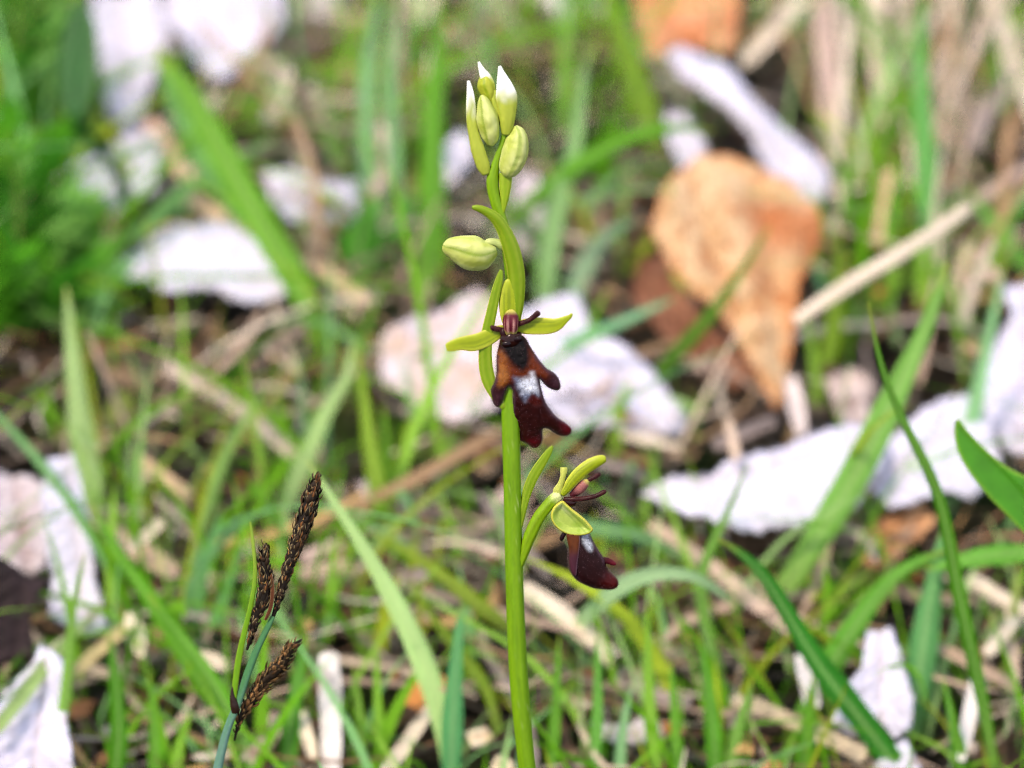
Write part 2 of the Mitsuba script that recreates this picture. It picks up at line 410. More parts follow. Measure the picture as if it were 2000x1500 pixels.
petal('flower__petal', [(1010, 632, 14, 10, 9), (1020, 628, 17, 9.5, 9), (1032, 623, 19, 9, 9), (1042, 616, 20, 9.5, 9), (1050, 609, 21, 11, 10), (1053, 606, 21, 7, 7)], 21)
petal('flower__petal_001', [(984, 643, 12, 9, 8), (975, 641, 16, 9.5, 9), (966, 639, 18, 10, 9), (960, 637, 19, 9, 8), (958, 637, 19, 5, 5)], 22)
# column: hooded, maroon with pale streaks and a greenish cap
colm = loft([(998, 603, 16, 10, 10), (998, 607, 18, 20, 18), (998, 616, 21, 29, 26), (998, 627, 22, 31, 28), (998, 638, 20, 28, 25), (998, 647, 15, 24, 20), (998, 653, 8, 18, 16)], 44, 36,
            ridge=lambda s, p: 1 + 0.05 * np.cos(5 * p + 1.2) - 0.10 * np.exp(-((p - np.pi / 2) / 0.25) ** 2) * sst(0.3, 0.6, s))
v, f, s, p = colm
c = mixc(lin((104, 22, 44)), lin((226, 168, 160)), 0.95 * (np.exp(-((p - 1.15) / 0.13) ** 2) + np.exp(-((p - 1.95) / 0.13) ** 2) + 0.6 * np.exp(-((p - 2.6) / 0.12) ** 2) + 0.6 * np.exp(-((p - 0.5) / 0.12) ** 2)) * sst(0.25, 0.5, s))
c = mixc(c, lin((206, 198, 96)), 1 - sst(0.06, 0.24, s) + sst(0.70, 0.84, s) * 0.9 * (np.sin(p) > 0))
plant('flower__column', colm, c, amp=0.2, size=5)

Q3 = lambda pts: [(860 + x / 5, 590 + y / 5) for x, y in pts]
Q4 = lambda pts: [(960 + x / 5, 860 + y / 5) for x, y in pts]
LIP = Q3([(590, 330), (575, 400), (555, 480), (548, 560), (552, 640), (545, 720), (525, 780), (500, 830), (490, 890), (505, 960), (535, 1010), (560, 1022), (590, 1000), (610, 950), (625, 890), (640, 840), (660, 810), (685, 802), (705, 830), (715, 880),
          (712, 960), (705, 1050), (702, 1150), (710, 1240), (735, 1320), (780, 1375), (840, 1400), (865, 1415), (890, 1440), (920, 1454), (950, 1447), (975, 1415), (995, 1380), (1000, 1330), (993, 1270), (1000, 1240), (1040, 1235), (1075, 1255),
          (1120, 1295), (1170, 1320), (1220, 1330), (1264, 1320), (1284, 1280), (1277, 1245), (1240, 1205), (1190, 1165), (1140, 1125), (1090, 1070), (1050, 1010), (1020, 960), (1000, 900), (985, 840), (972, 780), (966, 728), (985, 745),
          (1010, 780), (1050, 820), (1100, 850), (1140, 862), (1170, 847), (1174, 800), (1152, 740), (1122, 695), (1080, 660), (1040, 640), (1000, 595), (960, 545), (920, 490), (880, 430), (850, 370), (825, 335), (790, 310), (740, 302), (700, 315), (650, 330), (615, 322)])


def lip_colour(x, y, d):
    n1 = meshkit.fbm(np.stack([x / 9, y / 9, x * 0], 1), 4, 8)
    n2 = meshkit.fbm(np.stack([x / 2.2, y / 2.2, x * 0], 1), 3, 11)
    xx, yy = x + 7 * (n1 - 0.5), y + 7 * (meshkit.fbm(np.stack([x / 9, y / 9, x * 0 + 5], 1), 4, 9) - 0.5)
    c = mixc(lin((40, 12, 14)), lin((64, 22, 20)), n1)
    tan = region(xx, yy, Q3([(560, 430), (545, 620), (545, 730), (570, 800), (640, 800), (690, 760), (740, 715), (850, 715), (930, 700), (1010, 720), (1090, 730), (1060, 650), (1000, 600), (900, 470), (860, 420), (700, 520)]), 10)
    c = mixc(c, mixc(lin((112, 46, 16)), lin((172, 104, 46)), -0.15 + 1.5 * n1 * sst(1005, 980, x) + 0.35 * (n2 - 0.3)), tan * 0.96)
    c = mixc(c, lin((196, 130, 66)), 0.55 * region(xx, yy, Q3([(565, 600), (560, 720), (590, 770), (640, 740), (670, 690), (620, 600)]), 7))
    dark = region(xx, yy, Q3([(590, 340), (640, 330), (760, 310), (830, 340), (865, 430), (880, 540), (850, 640), (790, 655), (720, 600), (650, 520), (605, 430)]), 9)
    c = mixc(c, lin((16, 6, 8)), dark)
    ring = region(xx, yy, Q3([(700, 670), (770, 690), (830, 700), (900, 640), (950, 640), (985, 740), (1000, 880), (900, 900), (830, 960), (770, 920), (720, 830), (690, 740)]), 3)
    c = mixc(c, lin((92, 40, 22)), 0.5 * ring * (y < 745))
    spec = region(xx, yy, Q3([(712, 712), (770, 726), (830, 735), (872, 712), (890, 668), (915, 690), (938, 770), (962, 840), (970, 885), (940, 905), (915, 880), (885, 862), (872, 900), (850, 938), (822, 945), (796, 905), (762, 810), (728, 760)]), 8.5)
    sc = mixc(lin((112, 122, 152), 1.2), lin((226, 232, 248), 1.35), sst(0.2, 0.95, 0.25 * n2 + 0.35 * n1 + 0.55 * sst(1004, 1034, x) * sst(775, 750, y)))
    c = mixc(c, sc, spec * (0.84 + 0.16 * sst(0.3, 0.5, n2)))
    low = region(xx, yy, Q3([(860, 900), (900, 870), (960, 900), (1000, 960), (960, 1000), (890, 980), (840, 950)]), 4)
    c = mixc(c, lin((86, 22, 14)), 0.7 * low)
    tipr = np.maximum(sst(846, 872, y) * (x < 1068), sst(1084, 1110, x) * (y > 800))
    c = mixc(c, lin((110, 14, 30)), 0.85 * tipr)
    rim = np.exp(-((d - 1.5) / 3.0) ** 2) * (y > 690) * (1 - tipr)
    c = mixc(c, lin((84, 58, 74)), 0.75 * rim)
    c = mixc(c, lin((72, 40, 52)), 0.75 * np.maximum(sst(745, 775, y) * (x < 985), sst(1062, 1082, x) * (y < 765)))
    return c * (0.78 + 0.44 * n2)[:, None] * 0.62


def lip_z(x, y, d):
    bend = 20 - ((y - 720) / 110.0) ** 2 * 22                        # the lip bows forward in its middle
    lobe = -14 * (sst(975, 955, x) * sst(730, 790, y) + sst(1058, 1090, x) * sst(700, 740, y) * (y < 770))
    groove = -4.0 * np.exp(-((x - (975 + (y - 640) * 0.21)) / 6.0) ** 2) * sst(790, 850, y)
    fold = -9 * sst(1060, 1110, x) * sst(800, 850, y)
    return bend + lobe + groove + fold


lip = solid(LIP, 1.7, lambda x, y, d: lip_z(x, y, d) + 9.0 * round_edge(d, 15) + 2.4 * (meshkit.fbm(np.stack([x / 7, y / 7, x * 0], 1), 3, 2) - 0.5) * np.minimum(d / 3, 1),
            lambda x, y, d: lip_z(x, y, d) - 3.0 * round_edge(d, 8), lip_colour)
v, f, c, (q, nb) = lip
put(f'{PL}__flower__lip', v, f, c, 'mat_velvet')
labels[f'{PL}__flower__lip'] = {'label': 'velvety maroon lip with tan shoulders and a grey-blue patch'}


def fuzz(key, v, q, nb, cols, n_in, seed, step=1):
    r = np.random.default_rng(seed)
    i = np.repeat(np.arange(0, nb, step), 2)
    tn = np.roll(q[:nb], -1, 0) - np.roll(q[:nb], 1, 0)
    area = 0.5 * np.sum(q[:nb, 0] * np.roll(q[:nb, 1], -1) - np.roll(q[:nb, 0], -1) * q[:nb, 1])
    out = unit(np.stack([tn[:, 1], -tn[:, 0]], 1)) * np.sign(area)
    d = RIGHT * out[i, :1] - PLANT_UP * out[i, 1:] + PLANT_N * (r.random((len(i), 1)) * 1.2 - 0.2) + (r.random((len(i), 3)) - 0.5) * 0.6
    hv, hf = spikes(v[i], d, (2.0 + 2.6 * r.random(len(i))) * S, 0.42 * S)
    j = r.choice(np.arange(nb, len(q)), n_in)
    d2 = PLANT_N * 1.0 - PLANT_UP * 0.9 + (r.random((n_in, 3)) - 0.5) * 0.9
    gv, gf = spikes(v[j], d2, (1.5 + 1.8 * r.random(n_in)) * S, 0.36 * S)
    col = np.repeat(mixc(cols[0], cols[1], r.random(len(i) + n_in)), 4, 0)
    put(key, np.vstack([hv, gv]), np.vstack([hf, gf + len(hv)]), col, 'mat_velvet')
    labels[key] = {'kind': 'stuff'}


fuzz(f'{PL}__flower__hairs', v, q, nb, (lin((70, 44, 54)), lin((128, 98, 108))), 500, 31)
# glossy false eyes and throat at the base of the lip
eye1 = loft([(1003, 664, 24, 5, 4), (1008, 659, 27, 13, 10), (1014, 657, 28, 14, 11), (1019, 660, 25, 6, 5)], 24, 18)
eye2 = loft([(980, 668, 24, 4, 4), (985, 668, 27, 12, 9), (992, 667, 28, 13, 9), (999, 667, 26, 6, 5)], 24, 18)
thr = loft([(983, 650, 14, 8, 8), (985, 657, 19, 18, 14), (998, 660, 22, 30, 17), (1010, 655, 20, 20, 14), (1015, 648, 14, 8, 8)], 28, 22)
for k_, b_ in (('eye', eye1), ('eye_001', eye2)):
    plant(f'flower__{k_}', b_, full(lin((34, 14, 18)), len(b_[0])), 'mat_gloss', amp=0.2)
plant('flower__throat', thr, full(lin((46, 18, 14)), len(thr[0])), 'mat_gloss', amp=0.3, size=5)
knob = loft([(984, 640, 14, 10, 10), (983, 648, 17, 13, 11), (985, 655, 16, 10, 9), (987, 660, 14, 5, 5)], 20, 16)
plant('flower__knob', knob, full(lin((50, 20, 26)), len(knob[0])), 'mat_velvet', amp=0.2)

# second flower, seen from its side
F2 = 'flower_001'
labels[f'{PL}__{F2}'] = {'label': 'lower flower seen from the side on a green stalk'}
ov = loft([(1012, 1112, 0, 12, 16), (1020, 1090, 2, 17, 20), (1029, 1062, 4, 22, 22), (1040, 1034, 6, 25, 24), (1054, 1006, 8, 25, 24), (1070, 985, 9, 24, 23), (1084, 971, 9, 24, 21), (1095, 964, 9, 17, 17)], 60, 30,
          ridge=lambda s, p: 1 + 0.05 * np.cos(6 * p + 3 * s))
v, f, s, p = ov
plant('flower_001__ovary', ov, mixc(mixc(GR['stem2'], GR['bract'], 0.5 + 0.5 * np.cos(6 * p + 3 * s)), GR['pale'], sst(0.86, 0.97, s) * 0.8), amp=0.12)
sepal('flower_001__sepal', [(1101, 911, 8, 13, 5), (1101, 916, 9, 14, 7), (1099, 930, 10, 11, 9), (1095, 944, 10, 13, 9), (1090, 957, 9, 20, 10), (1088, 966, 8, 14, 10)], cup=-0.25, cols=(lin((200, 208, 92)), lin((226, 226, 130))))
sepal('flower_001__sepal_001', [(1183, 893, 14, 10, 6), (1178, 894, 14, 17, 9), (1166, 898, 15, 22, 10), (1148, 908, 15, 25, 10), (1130, 923, 15, 25, 10), (1116, 939, 14, 22, 10), (1106, 953, 12, 17, 10), (1098, 964, 10, 11, 9)], vein=0.6, cup=-0.20)
SEP = Q4([(690, 560), (640, 590), (592, 640), (572, 710), (590, 780), (640, 840), (700, 880), (780, 905), (870, 907), (950, 890), (992, 852), (985, 828), (930, 760), (860, 700), (790, 650), (722, 585)])


def sep_col(x, y, d):
    c = mixc(lin((150, 186, 48)), lin((198, 216, 110)), meshkit.fbm(np.stack([x / 10, y / 10, x * 0], 1), 3, 2))
    ax = (x - 1094) * 0.72 + (y - 972) * 0.69
    ay = -(x - 1094) * 0.69 + (y - 972) * 0.72
    c = mixc(c, lin((226, 234, 170)), np.exp(-((ax - 18) / 16) ** 2 - ((ay - 8) / 5) ** 2) * 0.8)
    for o_ in (-7, 0, 8):
        c = mixc(c, lin((112, 160, 34)), 0.5 * np.exp(-((ay - o_ - 3) / 1.6) ** 2) * sst(8, 25, ax))
    return mixc(c, lin((222, 218, 84)), 1 - sst(2.2, 4.6, d))


sp = solid(SEP, 1.6, lambda x, y, d: 22 + 4.5 * round_edge(d, 3) - 9 * sst(3, 16, d) + 0.04 * (x - 1120), lambda x, y, d: 22 - 10 * sst(0, 15, d) + 0.04 * (x - 1120), sep_col)
put(f'{PL}__flower_001__sepal_002', sp[0], sp[1], sp[2] * 0.68, 'mat_plant')
labels[f'{PL}__flower_001__sepal_002'] = {'label': 'cupped sepal with a raised yellow margin'}
petal('flower_001__petal', [(1102, 972, 16, 10, 9), (1118, 971, 20, 11, 10), (1134, 970, 21, 9.5, 9), (1152, 967, 22, 9, 9), (1168, 962, 22, 9, 9), (1179, 956, 22, 9.5, 9), (1183, 954, 22, 5, 5)], 23)
petal('flower_001__petal_001', [(1144, 940, 6, 8, 8), (1152, 935, 6, 9, 8), (1162, 930, 6, 9, 8), (1169, 925, 6, 9, 8), (1172, 923, 6, 5, 5)], 24)
cb = loft([(1116, 966, 4, 12, 14), (1124, 960, 7, 17, 17), (1134, 951, 9, 20, 20), (1142, 942, 10, 18, 18), (1148, 936, 9, 9, 10)], 36, 26)
v, f, s, p = cb
plant('flower_001__column', cb, mixc(mixc(lin((84, 30, 40)), lin((168, 104, 100)), sst(0.15, 0.5, s)), lin((204, 190, 96)), sst(0.78, 0.95, s)), amp=0.15, size=6)
bs = loft([(1100, 976, 12, 9, 9), (1108, 976, 15, 17, 15), (1116, 978, 16, 18, 16), (1123, 974, 14, 10, 10)], 24, 20)
plant('flower_001__throat', bs, full(lin((46, 16, 18)), len(bs[0])), 'mat_gloss', amp=0.3, size=5)
LIP2 = Q4([(722, 860), (740, 960), (756, 1050), (750, 1110), (748, 1180), (763, 1270), (800, 1330), (850, 1380), (920, 1412), (1000, 1447), (1100, 1456), (1180, 1460), (1222, 1442), (1242, 1400), (1227, 1350), (1182, 1308), (1140, 1268), (1122, 1225),
           (1112, 1180), (1090, 1138), (1050, 1080), (1012, 1020), (988, 975), (960, 920), (930, 870), (880, 840), (800, 835)])


def lip2_colour(x, y, d):
    n1 = meshkit.fbm(np.stack([x / 9, y / 9, x * 0], 1), 4, 18)
    n2 = meshkit.fbm(np.stack([x / 2.2, y / 2.2, x * 0], 1), 3, 19)
    c = mixc(lin((28, 9, 12)), lin((46, 14, 15)), n1)
    spec = region(x + 4 * (n1 - .5), y, Q4([(872, 850), (930, 870), (965, 940), (990, 1020), (986, 1060), (955, 1068), (915, 1020), (880, 960)]), 5)
    c = mixc(c, mixc(lin((120, 130, 150)), lin((218, 224, 238)), n2 * 1.2), spec)
    c = mixc(c, lin((92, 16, 14)), 0.8 * sst(1160, 1205, x + 0.5 * (y - 1130)))
    c = mixc(c, lin((88, 60, 76)), 0.6 * np.exp(-((d - 1.5) / 2.6) ** 2) * (x < 1180))
    return c * (0.75 + 0.5 * n2)[:, None] * 0.62


l2z = lambda x, y, d: 4 - ((y - 1090) / 60.0) ** 2 * 5
lip2 = solid(LIP2, 1.7, lambda x, y, d: l2z(x, y, d) + 15 * round_edge(d, 22), lambda x, y, d: l2z(x, y, d) - 14 * round_edge(d, 22), lip2_colour)
v, f, c, (q, nb) = lip2
put(f'{PL}__flower_001__lip', v, f, c, 'mat_velvet')
fuzz(f'{PL}__flower_001__hairs', v, q, nb, (lin((70, 44, 54)), lin((128, 98, 108))), 350, 32)
ARM = Q4([(722, 870), (742, 980), (758, 1050), (752, 1110), (752, 1180), (768, 1255), (800, 1300), (826, 1302), (834, 1250), (836, 1180), (850, 1090), (862, 1000), (866, 900), (840, 860)])
arm = solid(ARM, 1.6, lambda x, y, d: 20 + 6 * round_edge(d, 8), lambda x, y, d: 14 - 3 * round_edge(d, 8),
            lambda x, y, d: mixc(mixc(mixc(lin((96, 52, 26)), lin((72, 36, 20)), meshkit.fbm(np.stack([x / 6, y / 6, x * 0], 1), 3, 4)), lin((66, 32, 44)), sst(1062, 1085, y)), lin((150, 112, 122)), 0.7 * np.exp(-((d - 0.8) / 1.2) ** 2) * (x > 1122)))
put(f'{PL}__flower_001__side_lobe', arm[0], arm[1], arm[2], 'mat_velvet')
lb2 = loft([(1178, 1094, 2, 14, 9), (1190, 1096, 2, 12, 8), (1198, 1100, 2, 9, 7), (1203, 1102, 2, 4, 4)], 24, 16)
plant('flower_001__side_lobe_001', lb2, mixc(MAR, lin((110, 22, 40)), lb2[2]), 'mat_velvet')
kb = loft([(1104, 1036, 12, 8, 8), (1100, 1042, 13, 9, 9), (1097, 1048, 13, 9, 9), (1096, 1053, 13, 4, 4)], 20, 14)
plant('flower_001__knob', kb, full(lin((34, 12, 20)), len(kb[0])), 'mat_velvet')

# ------------------------------------------------------------------ the sedge
SG = 'sedge'
labels[SG] = {'label': 'wiry blue-green sedge stem carrying three dark brown flower spikes', 'category': 'sedge'}


def sedge(key, body, colour, mat='mat_plant', amp=0.1, lab=None):
    v, f = body[:2]
    put(f'{SG}__{key}', v, f, shade(v, colour, amp, 7, 3) * 0.66, mat)
    if lab:
        labels[f'{SG}__{key}'] = {'label': lab}


ss_ = loft([(534, 1203, 0, 8, 8), (527, 1218, 0, 11, 9), (508, 1257, 0, 13, 11), (487, 1308, 0, 15, 13), (473, 1350, 0, 15, 14), (462, 1382, 0, 15, 14), (450, 1410, 0, 15, 15), (436, 1457, 0, 17, 16), (425, 1505, -2, 18, 17), (398, 1640, -8, 19, 18), (372, 1790, -14, 19, 18)], 90, 20,
           ridge=lambda s, p: 1 + 0.10 * np.cos(3 * p) + 0.03 * np.cos(12 * p))
v, f, s, p = ss_
sedge('stem', ss_, mixc(lin((78, 138, 84)), lin((112, 156, 140)), sst(0.15, 0.5, s) + 0.2 * np.cos(3 * p)))
bl = loft([(489, 1018, 4, 3, 3), (491, 1030, 4, 5, 4), (496, 1070, 5, 7, 5), (499, 1110, 5, 8, 5), (496, 1150, 5, 9, 6), (486, 1200, 5, 10, 6), (474, 1250, 4, 12, 7), (465, 1295, 3, 13, 8), (459, 1345, 2, 12, 10), (456, 1375, 1, 10, 10)], 70, 16, cup=0.2)
v, f, s, p = bl
sedge('leaf', bl, mixc(mixc(lin((150, 184, 62)), lin((118, 172, 24)), sst(0.1, 0.5, s)), lin((176, 190, 60)), 0.6 * np.abs(np.cos(p)) ** 6))
sh = loft([(455, 1340, 4, 3, 3), (454, 1352, 6, 7, 6), (456, 1366, 6, 13, 12), (459, 1378, 4, 18, 17), (460, 1390, 1, 16, 16)], 24, 18, wob=2)
sedge('sheath', sh, full(lin((52, 32, 24)), len(sh[0])), amp=0.4)


def spike(key, ctrl, n_scales, cols, lift, length, width, seed, lab, off=0.0):
    r = np.random.default_rng(seed)
    core = loft([(a, b, z + off, w * 0.74, w * 0.70) for a, b, z, w in ctrl], 44, 18, wob=3, seed=seed)
    sedge(key, core, full(cols[0] * 0.7, len(core[0])), 'mat_dry', 0.5, lab)
    k = spline([(a, b, z + off, w, w) for a, b, z, w in ctrl], 200)
    pos = O(k[:, 0], k[:, 1], k[:, 2])
    tan = unit(np.gradient(pos, axis=0))                # tip -> base
    wsum = np.cumsum(np.maximum(k[:, 3], 5))
    idx = np.searchsorted(wsum, (np.arange(n_scales) + 0.5) / n_scales * wsum[-1] * 0.985)
    ang = np.arange(n_scales) * 2.39996 + r.normal(0, 0.9, n_scales)
    nn = unit(PLANT_N - tan[idx] * (tan[idx] @ PLANT_N)[:, None])
    sd = np.cross(tan[idx], nn)
    rad = np.cos(ang)[:, None] * sd + np.sin(ang)[:, None] * nn
    L = length * (0.55 + 0.8 * r.random(n_scales)) * S * (0.55 + 0.45 * k[idx, 3] / k[:, 3].max())
    lf = np.clip(r.normal(lift, 0.12, n_scales), 0.0, 1.2)
    K = 6
    u = np.linspace(0, 1, K)
    base = pos[idx] + rad * (k[idx, 3] / 2 * 0.62 * S)[:, None]
    path = base[:, None] - tan[idx][:, None] * (L[:, None] * u)[..., None] + rad[:, None] * (L[:, None] * (lf[:, None] * u ** 1.3 + 0.22 * np.sin(np.pi * u)))[..., None]
    wd = width * S * (0.7 + 0.6 * r.random(n_scales))[:, None] * (np.sin(np.pi * (0.12 + 0.86 * u)) ** 0.8)[None]
    side = np.cross(rad, tan[idx])[:, None] + 0 * path
    v, f, uu, s = ribbons(path, wd, side, 5, -0.28)
    q = np.repeat(r.random(n_scales), K * 5)
    c = mixc(cols[0], cols[1], sst(0.35, 0.75, q))
    c = mixc(c, cols[2], 0.9 * (np.abs(uu) > 0.9) * (np.repeat(r.random(n_scales), K * 5) > 0.45) * sst(0.25, 0.6, s))
    c = mixc(c, cols[3], 0.9 * (np.repeat(r.random(n_scales), K * 5) > 0.72) * (np.abs(uu) < 0.3))
    put(f'{SG}__{key}__scales', v, f, shade(v, c, 0.3, 3, seed) * 0.55, 'mat_dry')
    labels[f'{SG}__{key}__scales'] = {'kind': 'stuff'}
    # a few stray anthers stick out
    i = r.choice(n_scales, max(6, n_scales // 9), replace=False)
    d = rad[i] * 0.8 - tan[idx][i] * 0.9 + (r.random((len(i), 3)) - 0.5) * 0.7
    hv, hf = spikes(base[i] + rad[i] * 2 * S, d, (7 + 9 * r.random(len(i))) * S, 1.0 * S)
    put(f'{SG}__{key}__anthers', hv, hf, np.repeat(mixc(cols[3], lin((196, 160, 84)), r.random(len(i))), 4, 0), 'mat_dry')
    labels[f'{SG}__{key}__anthers'] = {'kind': 'stuff'}


DK = (lin((38, 28, 19)), lin((64, 45, 28)), lin((206, 184, 130)), lin((170, 108, 54)))
OR = (lin((54, 40, 24)), lin((120, 84, 48)), lin((190, 156, 100)), lin((206, 152, 94)))
spike('spike', [(621, 928, 4, 5), (617, 942, 4, 18), (610, 965, 4, 29), (603, 990, 3, 36), (592, 1025, 3, 38), (579, 1062, 2, 34), (568, 1092, 2, 28), (557, 1130, 1, 22), (546, 1165, 0, 17), (534, 1203, 0, 10)], 330, DK, 0.17, 18, 9, 41,
      'tallest dark spike, long and tapering')
spike('spike_001', [(519, 1063, 6, 5), (517, 1076, 6, 15), (516, 1095, 6, 22), (519, 1122, 6, 28), (517, 1152, 6, 30), (509, 1182, 6, 28), (500, 1205, 5, 20), (492, 1235, 5, 13), (483, 1268, 4, 7)], 170, DK, 0.22, 18, 9, 42,
      'short dark spike held against the stem')
spike('spike_002', [(577, 1258, 2, 8), (566, 1270, 2, 20), (554, 1292, 1, 24), (532, 1317, 0, 30), (510, 1343, -1, 32), (491, 1370, -2, 29), (474, 1396, -3, 19), (463, 1422, -4, 10), (456, 1452, -5, 5)], 190, OR, 0.45, 18, 8, 43,
      'lowest spike, ragged and mixed with orange brown', off=-14)
rb = loft([(530, 1116, 12, 3, 3), (533, 1136, 13, 7, 4), (533, 1162, 13, 8, 5), (528, 1188, 12, 8, 5), (519, 1208, 9, 5, 5)], 26, 14, cup=0.2)
sedge('bract', rb, mixc(lin((98, 52, 26)), lin((196, 164, 124)), np.abs(np.cos(rb[3])) ** 8), 'mat_dry', 0.2, 'rust-brown papery bract beside the short spike')

# ------------------------------------------------------------------ fallen leaves on the ground
def leaf_frame(cx, cy, h, tilt, yaw):
    """A plane through the ground point seen at (cx, cy), h metres up, tipped towards the viewer by tilt and sideways by yaw (degrees)."""
    p = ground(cx, cy, h)
    a, b = math.radians(tilt), math.radians(yaw)
    n = np.array([math.sin(b), -math.sin(a) * math.cos(b), math.cos(a) * math.cos(b)])

    def to(px, py, z=0.0):
        t = ray(px, py)
        k = ((p - EYE) @ n) / (t @ n)
        return EYE + t * k[..., None] + n * np.asarray(z, float)[..., None]
    return to


LEAF_OUT = []


def dead_leaf(name, label, outline, cols, h=2.0, tilt=0, yaw=0, axis=None, curl=0.0, bump=1.2, group=None, seed=0, spacing=8, veins=0.22, spot=0.2, cat='dead leaf', edge=None, base=None, ribs=0.0, paint=()):
    """cols: main, shade, stain. axis: the midrib's two pixel ends. curl: millimetres by which the sides roll up (or down)."""
    key = numbered(name)
    o = np.asarray(outline, float)
    LEAF_OUT.append(Polygon(o).buffer(0))
    cx, cy = base or (o[:, 0].mean(), o[:, 1].max() * 0.8 + o[:, 1].mean() * 0.2)
    to = leaf_frame(cx, cy, h / 1000, tilt, yaw)
    if axis is None:
        q = o - o.mean(0)
        u_, s_, vt = np.linalg.svd(q, full_matrices=False)
        axis = (o.mean(0) - vt[0] * 120, o.mean(0) + vt[0] * 120)
    a0, a1 = np.asarray(axis[0], float), np.asarray(axis[1], float)
    ad = (a1 - a0) / np.linalg.norm(a1 - a0)
    an = np.array([-ad[1], ad[0]])
    half = np.abs((o - a0) @ an).max()
    bump = bump * 0.75

    def coords(x, y):
        q = np.stack([x, y], 1) - a0
        return q @ ad, q @ an

    def z(x, y, d):
        al, ac = coords(x, y)
        r = ac / half
        vein = np.abs(((al - np.abs(ac) * 0.8) / 34.0) % 1 - 0.5)
        zz = curl * r ** 2 * np.abs(r) ** 0.5 * (0.7 + 0.6 * meshkit.noise(np.stack([al / 90, al * 0 + np.sign(ac) * 3, al * 0 + seed], 1)))
        zz = zz + bump * 3.2 * (meshkit.fbm(np.stack([x / 110, y / 80, x * 0 + seed], 1), 2, seed) - 0.5)
        zz = zz + 0.28 * bump * np.cos(vein * 2 * np.pi) * sst(0, 12, np.abs(ac)) - 0.6 * bump * np.exp(-(ac / 5.5) ** 2)
        if ribs:
            fan = np.arctan2(ac, np.maximum(np.linalg.norm(a1 - a0) * 1.25 - al, 30))
            zz = zz + ribs * (np.abs(((fan * 4.2 + 0.5 * meshkit.noise(np.stack([al / 120, fan * 3, fan * 0], 1))) % 1) - 0.5) * 4 - 1) * (0.4 + 0.6 * sst(0, 40, d))
        return zz / 1000

    def colour(x, y, d):
        al, ac = coords(x, y)
        n1 = meshkit.fbm(np.stack([x / 45, y / 30, x * 0 + seed], 1), 4, seed + 1)
        n2 = meshkit.fbm(np.stack([x / 9, y / 7, x * 0 + seed], 1), 3, seed + 2)
        c = mixc(lin(cols[0]), lin(cols[1]), sst(0.40, 0.72, n1 * 0.75 + n2 * 0.25))
        vein = np.abs(((al - np.abs(ac) * 0.8) / 34.0) % 1 - 0.5)
        c = mixc(c, lin(cols[2]), veins * np.exp(-(vein / 0.10) ** 2) + 2.2 * veins * np.exp(-(ac / 4.0) ** 2))
        c = mixc(c, lin(cols[2]), spot * sst(0.62, 0.78, meshkit.fbm(np.stack([x / 26, y / 20, x * 0 + seed + 9], 1), 3, seed + 3)))
        for poly, pc, soft, amt in paint:
            c = mixc(c, lin(pc), amt * region(x + 30 * (n1 - 0.5), y + 30 * (n2 - 0.5), poly, soft))
        c = c * (1 - 0.22 * np.exp(-(((n1 - 0.5) / 0.035) ** 2)))[:, None]
        if edge is not None:
            c = mixc(c, lin(edge), 0.7 * (1 - sst(0, 14, d + 14 * (n2 - 0.5))))
        return c

    v, f, c, _ = solid(o, spacing, z, lambda x, y, d: z(x, y, d) - 0.00022, colour, to=to, seed=seed, smooth=0, ragged=7)
    scene[key] = mikit.ply((v, f), 'mat_dry', smooth=True, color=np.clip(c, 0.002, 0.85))
    labels[key] = {'label': label, 'category': cat}
    if group:
        labels[key]['group'] = group
    return key


WHITE = ((205, 203, 226), (190, 187, 208), (168, 146, 124))
GREYW = ((196, 186, 196), (172, 158, 166), (128, 100, 82))
ORANGE = ((206, 158, 104), (188, 122, 60), (160, 82, 26))
BROWN = ((160, 110, 78), (122, 78, 52), (84, 48, 28))
GW, GO = 'white-backed dead leaves', 'orange and brown dead leaves'

dead_leaf('dead_leaf', 'white dead leaf with torn edge at the border of the feathery green patch', [(255, 262), (300, 256), (313, 300), (303, 380), (262, 412), (215, 432), (150, 449), (110, 442), (124, 400), (106, 368), (140, 328), (180, 303), (215, 288)], WHITE, 5, 22, 8, ((290, 260), (130, 440)), 2.5, 1.6, GW, 1)
dead_leaf('dead_leaf', 'broad white dead leaf under the wide green blade, dark gap beneath its lower edge', [(220, 512), (280, 455), (338, 410), (400, 392), (452, 415), (492, 455), (532, 500), (563, 560), (557, 588), (500, 594), (450, 582), (400, 566), (330, 577), (280, 552), (233, 536)], WHITE, 8, 12, 0, ((220, 520), (560, 560)), -3, 1.8, GW, 2, base=(400, 590))
dead_leaf('dead_leaf', 'upright white dead leaf beside the dark broad leaf at the top left', [(176, -20), (300, -20), (336, 90), (322, 112), (290, 180), (274, 244), (238, 262), (214, 236), (199, 170), (188, 90)], WHITE, 3, 30, -6, ((240, -10), (245, 250)), 3, 2.0, GW, 3)
dead_leaf('dead_leaf', 'large white dead leaf in the top left corner area, crossed by thin twigs', [(318, -30), (575, -30), (552, 60), (520, 102), (480, 112), (452, 150), (428, 166), (408, 150), (360, 92), (318, 30)], WHITE, 2, 10, 5, ((330, 0), (470, 140)), 2, 2.2, GW, 4)
dead_leaf('dead_leaf', 'small squarish white dead leaf left of the buds, crossed by a thin brown stalk', [(514, 330), (560, 326), (600, 336), (650, 350), (702, 360), (706, 402), (690, 436), (640, 440), (600, 447), (560, 436), (538, 400)], WHITE, 4, 14, 3, ((515, 350), (705, 420)), 1.5, 1.4, GW, 5)
